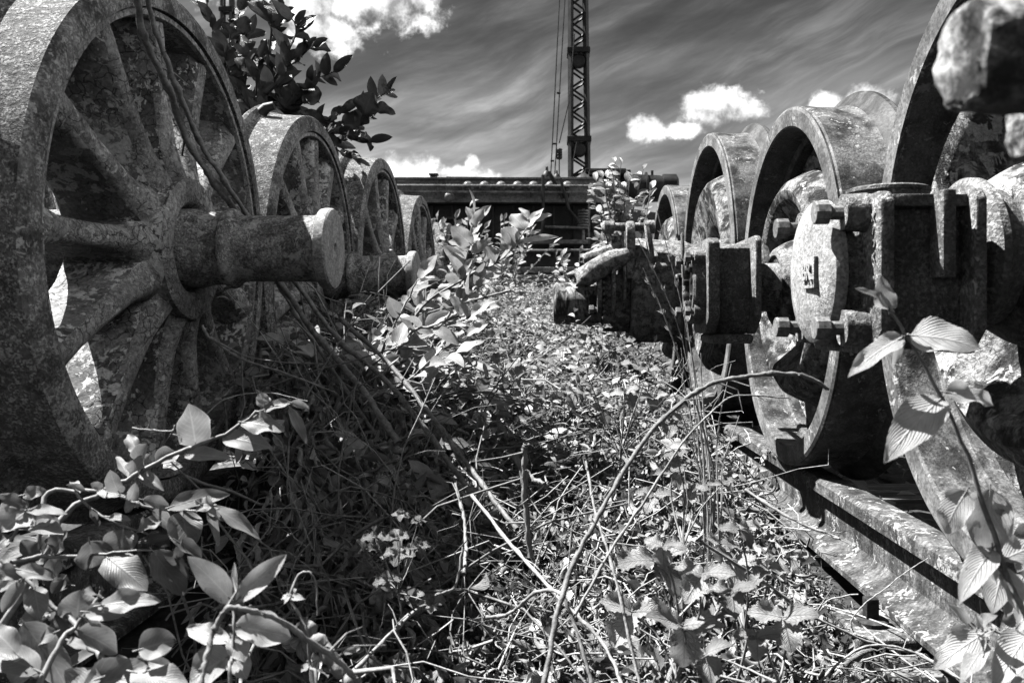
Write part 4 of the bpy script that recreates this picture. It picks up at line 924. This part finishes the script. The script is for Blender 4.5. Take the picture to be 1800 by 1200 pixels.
cane('grey twig above the forked one at the nearest wheel', [(370, 594, 1.48), (430, 625, 1.48), (500, 636, 1.48), (570, 640, 1.48)], .0016, .0010, 'cane')

# ---- bright sapling in the middle
p = Plant('bright_sapling', 'bright large leaved sapling in the middle in front of the farther left wheels', 'sapling', leaf='leafb', stem='bark')
d = 2.1
st = [[(640, 700, 2.1), (700, 620, 2.1), (743, 540, 2.1), (810, 493, 2.08), (863, 467, 2.06), (903, 433, 2.05), (927, 400, 2.05)], [(700, 620, 2.1), (790, 540, 2.1), (823, 440, 2.1), (830, 385, 2.1)], [(640, 700, 2.1), (720, 560, 2.15), (760, 520, 2.15), (800, 495, 2.15)],
      [(640, 700, 2.1), (650, 620, 2.1), (700, 590, 2.08), (790, 570, 2.05), (850, 545, 2.0)], [(640, 700, 2.1), (700, 640, 2.0), (760, 620, 1.98), (820, 590, 1.95)], [(640, 700, 2.1), (640, 640, 2.0), (655, 600, 2.0)], [(640, 700, 2.1), (690, 690, 1.95), (760, 670, 1.9), (800, 650, 1.9)], [(640, 700, 2.1), (590, 650, 2.1), (560, 610, 2.1)], [(700, 620, 2.1), (740, 600, 2.05), (800, 540, 2.05), (850, 500, 2.05)],
      [(640, 700, 2.1), (600, 660, 2.0), (540, 620, 2.0), (500, 600, 2.0)], [(640, 700, 2.1), (700, 720, 1.9), (760, 740, 1.85)],
      [(640, 700, 2.1), (640, 660, 1.95), (680, 620, 1.9), (720, 600, 1.9)], [(700, 620, 2.1), (730, 580, 1.9), (790, 575, 1.88), (830, 560, 1.88)], [(640, 700, 2.1), (700, 680, 1.85), (740, 650, 1.82), (800, 620, 1.8)], [(640, 700, 2.1), (680, 600, 2.0), (720, 520, 2.0), (735, 490, 2.0)], [(700, 620, 2.1), (780, 640, 1.9), (840, 640, 1.9)]]
for i, q in enumerate(st):
    P = p.stem(q, .0042, .0014)
    p.alt(P, 7+len(q)*2, .070, .034, ang=55, start=.3, up=.62, jit=.35, droop=.5, nu=10)
p.stem([(650, 800, 2.1), (640, 700, 2.1)], .007, .005, root=True)
for a in [(925, 405, 900, 378, 28), (933, 387, 913, 367, 12), (935, 390, 968, 378, 14), (913, 427, 978, 417, 12), (912, 428, 882, 405, 30), (828, 430, 795, 400, 30), (830, 400, 852, 368, 18), (833, 395, 820, 365, 16), (825, 440, 790, 425, 18), (828, 445, 862, 420, 16), (870, 462, 850, 430, 26), (900, 440, 895, 400, 30)]: p.leaf(*a, 2.06, rnd=random.uniform(.3, .8))
p.build()

# ---- white flowering bush near the wagon
p = Plant('flowering_bush', 'tall bush with pale leaf tufts standing before the dark boiler', 'bush', leaf='cover', stem='cane')
d = 4.0
for i in range(36):
    tx = random.gauss(1090, 25); ty = random.uniform(290, 470) if i > 6 else random.uniform(275, 320)
    ty = min(ty, 480); dd = d+random.uniform(-.15, .15)
    P = p.stem([(1085+random.uniform(-6, 6), 520, dd), (1085+(tx-1085)*.4, (520+ty)/2, dd), (tx, ty, dd)], .006, .002)
    p.alt(P, 20, .066, .031, ang=75, start=.2, up=.55, jit=.6, droop=.9, nu=6)
p.stem([(1086, 600, d), (1085, 510, d)], .012, .009, root=True)
p.alt(p.stem([(1105, 480, 3.9), (1130, 410, 3.8), (1143, 335, 3.8)], .004, .0015), 8, .05, .022, start=.5)
p.build()
# low bushes behind the sapling
for lab, cx, cy, dd, sp, n in (('small leafy bush against the dark wagon side, behind the bright sapling', 805, 400, 6.0, 30, 20), ('low leafy bush at the foot of the wagon near the steel bars', 1015, 470, 6.2, 26, 12), ('leafy tuft between the fourth and last left wheels', 700, 402, 7.4, 34, 12), ('leafy bush left of the piled steel bars', 880, 420, 6.8, 36, 16)):
    p = Plant('low_bush', lab, 'bush', leaf='cover', stem='cane')
    for i in range(n):
        tx = cx+random.gauss(0, sp); ty = cy+random.uniform(-40, 60); z = dd+random.uniform(-.2, .2)
        P = p.stem([(cx+random.uniform(-15, 15), cy+120, z), ((cx+tx)/2, cy+60, z), (tx, ty, z)], .006, .002)
        p.alt(P, 14, .075, .034, ang=65, start=.3, up=.6, jit=.5, nu=5, nv=3)
    p.stem([(cx, cy+200, dd), (cx, cy+115, dd)], .01, .008, root=True); p.build()

# ---- lobed / serrated leaf plants in the foreground
def trifoliate(p, px, py, d, size, stempts, spread=1.0):
    a0 = random.uniform(-.4, .4)
    for k, (ang, l) in enumerate(((90+random.uniform(-25, 25), 1.0), (200, .8), (-20, .8))):
        a = R_(ang)+a0; L = size*l
        p.leaf(px, py, px+L*math.cos(a)*spread, py+L*math.sin(a)*.62+L*.12, L*.66, d, dt=random.uniform(-.03, .02), kind='bram', up=1.2, bend=.6, rnd=random.uniform(.3, 1))
br = [('serrated bramble plant at the foot of the rail, right of centre', [(1150, 985, 88), (1235, 1010, 70), (1110, 1075, 84), (1200, 1100, 92), (1285, 1040, 60), (1165, 960, 50)], 1.0, 1190, 1190),
      ('small serrated bramble plant in front of the sleeper end', [(1290, 985, 58), (1350, 1000, 48), (1300, 930, 46), (1265, 955, 40)], 1.12, 1310, 1120),
      ('broad serrated bramble plant on the mossy sleeper', [(1375, 1085, 80), (1330, 1120, 54), (1240, 1150, 70)], 1.0, 1370, 1200),
      ('pale bramble plant among the straw in the middle distance', [(1060, 720, 34), (1100, 690, 36), (1150, 700, 34), (1010, 690, 34), (1180, 740, 40), (1090, 640, 26), (1140, 650, 28), (1030, 655, 28), (960, 700, 36)], 1.9, 1090, 800)]
br += [('bramble with broad leaves left of the pale one, in the middle of the path', [(880, 660, 34), (915, 640, 32), (850, 690, 34), (940, 675, 30), (900, 700, 34), (870, 620, 26)], 2.3, 895, 760),
       ('far bramble below the streaked drum', [(1000, 610, 24), (1040, 600, 26), (1075, 615, 26), (1020, 585, 20), (1100, 600, 24), (1060, 575, 20)], 3.0, 1045, 680),
       ('bramble with toothed leaves right of the grass stalks beside the rail', [(1180, 830, 40), (1215, 860, 40), (1150, 870, 44), (1270, 850, 34), (1190, 800, 30)], 1.35, 1200, 960)]
for lab, pts, d, rx, ry in br:
    p = Plant('bramble', lab, 'plant', leaf='bram', stem='stem', kind='bram', group='brambles with serrated leaves')
    p.stem([(rx, ry+20, d), (rx, ry, d)], .0022, .002, root=True)
    for (x, y, sz) in pts:
        dd = d+random.uniform(-.08, .08)
        p.stem([(rx, ry, d), ((rx+x)/2+random.uniform(-15, 15), (ry+y)/2-10, dd), (x, y, dd)], .0018, .0009)
        trifoliate(p, x, y, dd, sz, None)
    p.build()
p = Plant('currant_plant', 'small lobed leaf plant in the shade left of centre near the bottom', 'plant', leaf='bram', stem='stem', kind='bram')
p.stem([(700, 1130, 1.15), (705, 1080, 1.15), (700, 1040, 1.15)], .0022, .0014, root=True)
for (x, y, sz) in [(600, 940, 36), (640, 965, 40), (700, 975, 46), (735, 960, 34), (650, 1000, 36), (680, 1020, 40), (720, 1050, 42), (760, 1060, 40), (620, 975, 30), (680, 1040, 30), (705, 905, 26), (735, 915, 22), (660, 945, 40), (700, 945, 36)]:
    dd = 1.15+random.uniform(-.05, .05); p.stem([(700, 1040, 1.15), ((700+x)/2, (1040+y)/2, dd), (x, y, dd)], .0011, .0006)
    for k in range(4):
        a = R_(k*85+random.uniform(-20, 20)); L = sz*.62
        p.leaf(x, y, x+L*math.cos(a), y+L*math.sin(a)*.7, L*.85, dd, kind='bram', up=1.0, bend=.4, rnd=random.uniform(0, .55))
p.build()
p = Plant('nettle_stalk', 'small upright shoot with toothed tips at the bottom left of centre', 'plant', leaf='leafb', stem='bark', kind='lance')
p.stem([(560, 1230, .74), (545, 1170, .76), (540, 1110, .76), (515, 1060, .77), (510, 1045, .77)], .0016, .0012, root=True)
p.stem([(510, 1045, .77), (525, 1010, .78), (545, 1006, .78), (556, 1030, .78), (558, 1080, .78)], .0012, .0008)
for a in [(510, 1048, 535, 1052, 12), (510, 1046, 496, 1052, 12), (510, 1045, 520, 1034, 9), (545, 1165, 530, 1180, 12), (545, 1160, 560, 1155, 10), (555, 1180, 575, 1190, 14), (510, 1045, 500, 1060, 8), (600, 1150, 632, 1138, 12), (600, 1150, 590, 1175, 14)]: p.leaf(*a, .77, rnd=.6)
p.build()

# ---- tall grasses at right of centre
for lab, xs, d0, seedhead in (('tall grass stalks with seed heads before the mossy gear case', [((1240, 900), (1200, 600), (1110, 395)), ((1252, 900), (1212, 600), (1155, 370)), ((1235, 880), (1190, 620), (1130, 470))], 1.45, True), ('clump of long green grass blades standing beside the rail at right', [((1250, 900), (1235, 700), (1232, 620)), ((1256, 900), (1238, 760), (1155, 520)), ((1262, 900), (1262, 760), (1285, 640)), ((1245, 900), (1215, 780), (1180, 680)), ((1268, 900), (1270, 820), (1300, 730)), ((1240, 880), (1225, 700), (1207, 560)), ((1244, 900), (1228, 790), (1225, 690))], 1.42, False)):
    p = Plant('grass_tuft', lab, 'grass', leaf='leafb', stem='straw', kind='blade')
    for q in xs:
        d = d0+random.uniform(-.05, .05)
        pts = [(x, y, d) for x, y in q]
        P = p.stem(pts, .0014, .0007, root=True)
        if seedhead:
            m = 46; f = rng.uniform(.62, 1.0, m); k = (f*(len(P)-1)).astype(int); T = norm(P[-1]-P[-4])
            p.f.leaves(P[k]+rng.normal(0, .0008, (m, 3)), norm(T+rng.normal(0, .32, (m, 3))), rng.normal(0, 1, (m, 3)), rng.uniform(.008, .016, m), .0028, bend=.2, curl=1.0, kind='lance', nu=4, nv=3)
        else:
            T = norm(P[-1]-P[0]); sd = norm(np.array([1, random.uniform(-1.5, 1.5), 0.])); 
            n = len(P); w = .0022*np.sin(np.linspace(.4, 3.1, n))
            V = np.concatenate([P-sd*w[:, None], P+sd*w[:, None]]); idx = np.arange(n-1)
            p.f.V.append(V); p.f.Q.append(np.stack([idx, idx+1, idx+1+n, idx+n], -1)+p.f.n); p.f.U.append(np.zeros((2*n, 2))); p.f.Rn.append(np.full(2*n, random.random())); p.f.n += 2*n
    p.build()

# ================================================================ STUFF
def scatter(n, xr, yr, ybias=1.0):
    x = rng.uniform(xr[0], xr[1], n); y = yr[0]+(yr[1]-yr[0])*rng.uniform(0, 1, n)**ybias
    return x, y
f = FB()   # leafy ground cover, middle distance: clumps with dark gaps, and upright sprigs
x, y = scatter(15000, (-.75, .80), (2.0, 10.0), 1.2)
x2, y2 = scatter(1500, (-.62, -.12), (1.55, 2.6)); x = np.concatenate([x, x2]); y = np.concatenate([y, y2])
def lump(x, y): return np.sin(x*9+y*2.3+1)*np.sin(y*4.7-x*3)+.6*np.sin(x*21+y*5)*np.sin(y*11+x*8)
c = canopy(x, y)+.055*lump(x, y); z = c-.01-np.abs(rng.normal(0, .05, len(x)))*(1+y*.1)
keep = (z > ground_h(x, y)-.02) & (lump(x, y) > rng.uniform(-.7, .3, len(x)))
x, y, z = x[keep], y[keep], z[keep]; n = len(x)
nm = norm(np.stack([rng.normal(0, .7, n), rng.normal(-.2, .7, n), np.ones(n)], -1)); a = rng.uniform(0, 6.28, n)
dr = norm(np.stack([np.cos(a), np.sin(a), rng.normal(.0, .5, n)], -1)); sc = rng.uniform(.5, 1.3, n)*(1+.45*np.sin(x*4.1+y*1.7+2)*np.sin(y*2.3-x*2))
f.leaves(np.stack([x, y, z], -1), dr, nm, .052*sc, .025*sc, bend=rng.uniform(0, 1.6, n), curl=rng.uniform(0, 1.2, n), twist=rng.uniform(-.8, .8, n), kind='oval', nu=5, nv=3)
ns = 420; x = rng.uniform(-.6, .62, ns); y = rng.uniform(1.9, 8.5, ns); z0 = canopy(x, y)-.06; H = rng.uniform(.06, .26, ns); lx = rng.normal(0, .25, ns); ly = rng.normal(0, .25, ns)
tt = np.linspace(0, 1, 5)[None, :]
P = np.stack([x[:, None]+lx[:, None]*H[:, None]*tt**1.5, y[:, None]+ly[:, None]*H[:, None]*tt, z0[:, None]+H[:, None]*tt], -1)
f.tubes(P, np.linspace(.0018, .0008, 5)[None], 4)
m = 12; fr = np.linspace(.2, 1, m)[None, :, None]
B = P[:, :1]+(P[:, -1:]-P[:, :1])*fr; a = (np.arange(m)*2.4)[None]+rng.uniform(0, 6.28, (ns, 1)); el = .25+.5*fr[..., 0]
D = np.stack([np.cos(a)*np.cos(el), np.sin(a)*np.cos(el), np.sin(el)+0*a], -1).reshape(-1, 3); k = len(D)
f.leaves(B.reshape(-1, 3), D, np.array([0, -.1, 1.0])+rng.normal(0, .25, (k, 3)), rng.uniform(.022, .052, k), rng.uniform(.010, .022, k), bend=rng.uniform(.2, 1.3, k), curl=rng.uniform(.1, .8, k), kind='lance', nu=5, nv=3)
tag(f.build('ground_cover', M['cover']), 'dense small leaved ground cover down the middle of the path', 'ground cover', kind='stuff')

f = FB()   # weeds under and behind the wheels on both sides
x, y = scatter(16000, (-6, 6), (1.6, 14.0), 1.0); k = (np.abs(x) > .7); x, y = x[k], y[k]; n = len(x)
z = ground_h(x, y)+rng.uniform(0, .16, n)*(.5+.5*np.sin(x*3)*np.sin(y*2.2))+.02
nm = norm(np.stack([rng.normal(0, .5, n), rng.normal(0, .5, n), np.ones(n)], -1)); a = rng.uniform(0, 6.28, n)
f.leaves(np.stack([x, y, z], -1), np.stack([np.cos(a), np.sin(a), rng.normal(.3, .4, n)], -1), nm, rng.uniform(.05, .10, n), rng.uniform(.015, .04, n), bend=rng.uniform(0, 1.2, n), curl=.4, kind='lance', nu=4, nv=3)
tag(f.build('weeds', M['leaf']), 'low weeds growing under and behind both rows of wheels', 'weeds', kind='stuff')

def pile_pts(n, yr, xr=(-.60, .56), ybias=1.0, low=0.0, sig=.07):
    x, y = scatter(n, xr, yr, ybias); x = np.where((y < 1.75) & (x < -.50), x+.28, x); c = canopy(x, y); g = ground_h(x, y)
    z = np.maximum(c-np.abs(rng.normal(0, sig, n)), g+rng.uniform(0, .03, n))
    return np.stack([x, y, z], -1)
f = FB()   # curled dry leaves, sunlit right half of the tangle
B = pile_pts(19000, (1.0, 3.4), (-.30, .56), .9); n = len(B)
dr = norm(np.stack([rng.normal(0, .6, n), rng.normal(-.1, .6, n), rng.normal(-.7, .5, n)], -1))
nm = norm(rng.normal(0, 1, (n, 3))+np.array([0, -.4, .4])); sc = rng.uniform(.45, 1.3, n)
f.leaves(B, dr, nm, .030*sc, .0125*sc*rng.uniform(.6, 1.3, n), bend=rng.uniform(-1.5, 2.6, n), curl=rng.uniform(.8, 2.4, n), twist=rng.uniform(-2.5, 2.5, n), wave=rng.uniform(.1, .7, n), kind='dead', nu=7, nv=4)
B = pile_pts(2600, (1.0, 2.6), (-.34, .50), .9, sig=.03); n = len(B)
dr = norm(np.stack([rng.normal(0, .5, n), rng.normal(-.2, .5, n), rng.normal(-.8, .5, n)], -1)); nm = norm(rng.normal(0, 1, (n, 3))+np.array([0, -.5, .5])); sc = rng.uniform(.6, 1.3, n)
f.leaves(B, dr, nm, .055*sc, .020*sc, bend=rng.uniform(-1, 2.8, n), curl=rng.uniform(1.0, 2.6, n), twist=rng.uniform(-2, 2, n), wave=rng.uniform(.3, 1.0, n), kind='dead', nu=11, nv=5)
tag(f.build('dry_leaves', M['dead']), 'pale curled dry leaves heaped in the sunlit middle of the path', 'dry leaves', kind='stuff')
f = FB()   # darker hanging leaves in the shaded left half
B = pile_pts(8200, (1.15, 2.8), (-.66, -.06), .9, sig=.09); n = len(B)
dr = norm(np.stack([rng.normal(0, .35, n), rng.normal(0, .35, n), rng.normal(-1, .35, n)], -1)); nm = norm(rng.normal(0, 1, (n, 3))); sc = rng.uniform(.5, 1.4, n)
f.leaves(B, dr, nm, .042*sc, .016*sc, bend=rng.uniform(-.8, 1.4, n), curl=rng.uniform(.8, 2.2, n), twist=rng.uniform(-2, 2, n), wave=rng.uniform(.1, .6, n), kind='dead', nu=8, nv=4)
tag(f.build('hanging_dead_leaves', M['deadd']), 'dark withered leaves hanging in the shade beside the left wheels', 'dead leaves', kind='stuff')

def stems(n, yr, xr, mat, label, name, Lr=(.15, .6), r=(.0007, .0022), lean=.8, ybias=1.0, sig=.06, flat=.5):
    B = pile_pts(n, yr, xr, ybias, sig=sig); m = 10
    a = rng.uniform(0, 6.28, n); el = np.clip(rng.normal(.25, flat, n), -.5, 1.3)
    D = np.stack([np.cos(a)*np.cos(el), np.sin(a)*np.cos(el)*.8, np.sin(el)], -1); L = rng.uniform(*Lr, n)
    s = np.linspace(-.5, .5, m); K = rng.normal(0, .25, (n, 3)); K[:, 2] = -np.abs(K[:, 2])
    P = B[:, None, :] + D[:, None, :]*(s[None, :, None]*L[:, None, None]) + K[:, None, :]*((s**2)[None, :, None]*L[:, None, None]*1.6) + np.cumsum(rng.normal(0, 1, (n, m, 3)), 1)*(L*.022)[:, None, None] + rng.normal(0, .0018, (n, m, 3))
    P[..., 2] = np.maximum(P[..., 2], ground_h(P[..., 0], P[..., 1])+.004)
    P[..., 0] = np.clip(P[..., 0], np.where(P[..., 1] < 1.7, -.60, -.70)+rng.uniform(0, .03, (n, m)), .575)
    rr = rng.uniform(*r, n)[:, None]*np.linspace(1.15, .6, m)[None]
    f = FB(); f.tubes(P, rr, 5); tag(f.build(name, M[mat]), label, 'dry stems', kind='stuff')
stems(400, (1.0, 3.2), (-.25, .56), 'straw', 'pale straw stems tangled over the sunlit ground', 'straw_tangle', sig=.05)
stems(1300, (1.05, 3.2), (-.25, .56), 'straw', 'fine broken straw among the dry leaves', 'straw_litter', Lr=(.03, .12), r=(.0006, .0015), sig=.06, flat=.6)
stems(420, (1.1, 2.8), (-.68, -.1), 'cane', 'dark twigs tangled beside the left wheels', 'twig_tangle', Lr=(.2, .8), r=(.0008, .0032), sig=.12)
stems(620, (1.0, 3.0), (-.68, .0), 'bark', 'pale thin twigs crossing the shaded left side of the path', 'pale_twig_tangle', Lr=(.1, .55), r=(.0004, .0012), sig=.08)
f = FB()   # moss and litter on and around the sleepers and rail foot
x = rng.uniform(.16, .60, 7000); y = rng.uniform(1.15, 2.3, 7000); k = (rng.uniform(0, 1, 7000) < .35+.5*(np.sin(x*19)*np.sin(y*13) > .1)); x, y = x[k], y[k]; n = len(x)
z = np.where(np.abs((y-1.44+.325) % .65-.325) < .13, -.543, -.565)+rng.uniform(0, .012, n)
f.leaves(np.stack([x, y, z], -1), rng.normal(0, 1, (n, 3)), rng.normal(0, 1, (n, 3)), rng.uniform(.006, .018, n), rng.uniform(.003, .007, n), bend=rng.uniform(-1, 2, n), curl=1.2, kind='dead', nu=4, nv=3)
tag(f.build('moss', M['deadd']), 'dark moss and litter clinging to the sleepers by the right rail', 'moss', kind='stuff')
# distant hedge line beyond the yard
f = FB(); n = 9000; x = rng.uniform(-40, 40, n); y = rng.uniform(44, 50, n); z = -.5+rng.uniform(0, 1, n)*(3.2+1.0*np.sin(x*.5)+.6*np.sin(x*1.7))
f.leaves(np.stack([x, y, z], -1), rng.normal(0, 1, (n, 3)), rng.normal(0, 1, (n, 3)), rng.uniform(.4, .8, n), rng.uniform(.3, .6, n), nu=3, nv=3)
tag(f.build('far_hedge', M['leaf']), 'far hedge line beyond the yard', 'hedge', kind='stuff')
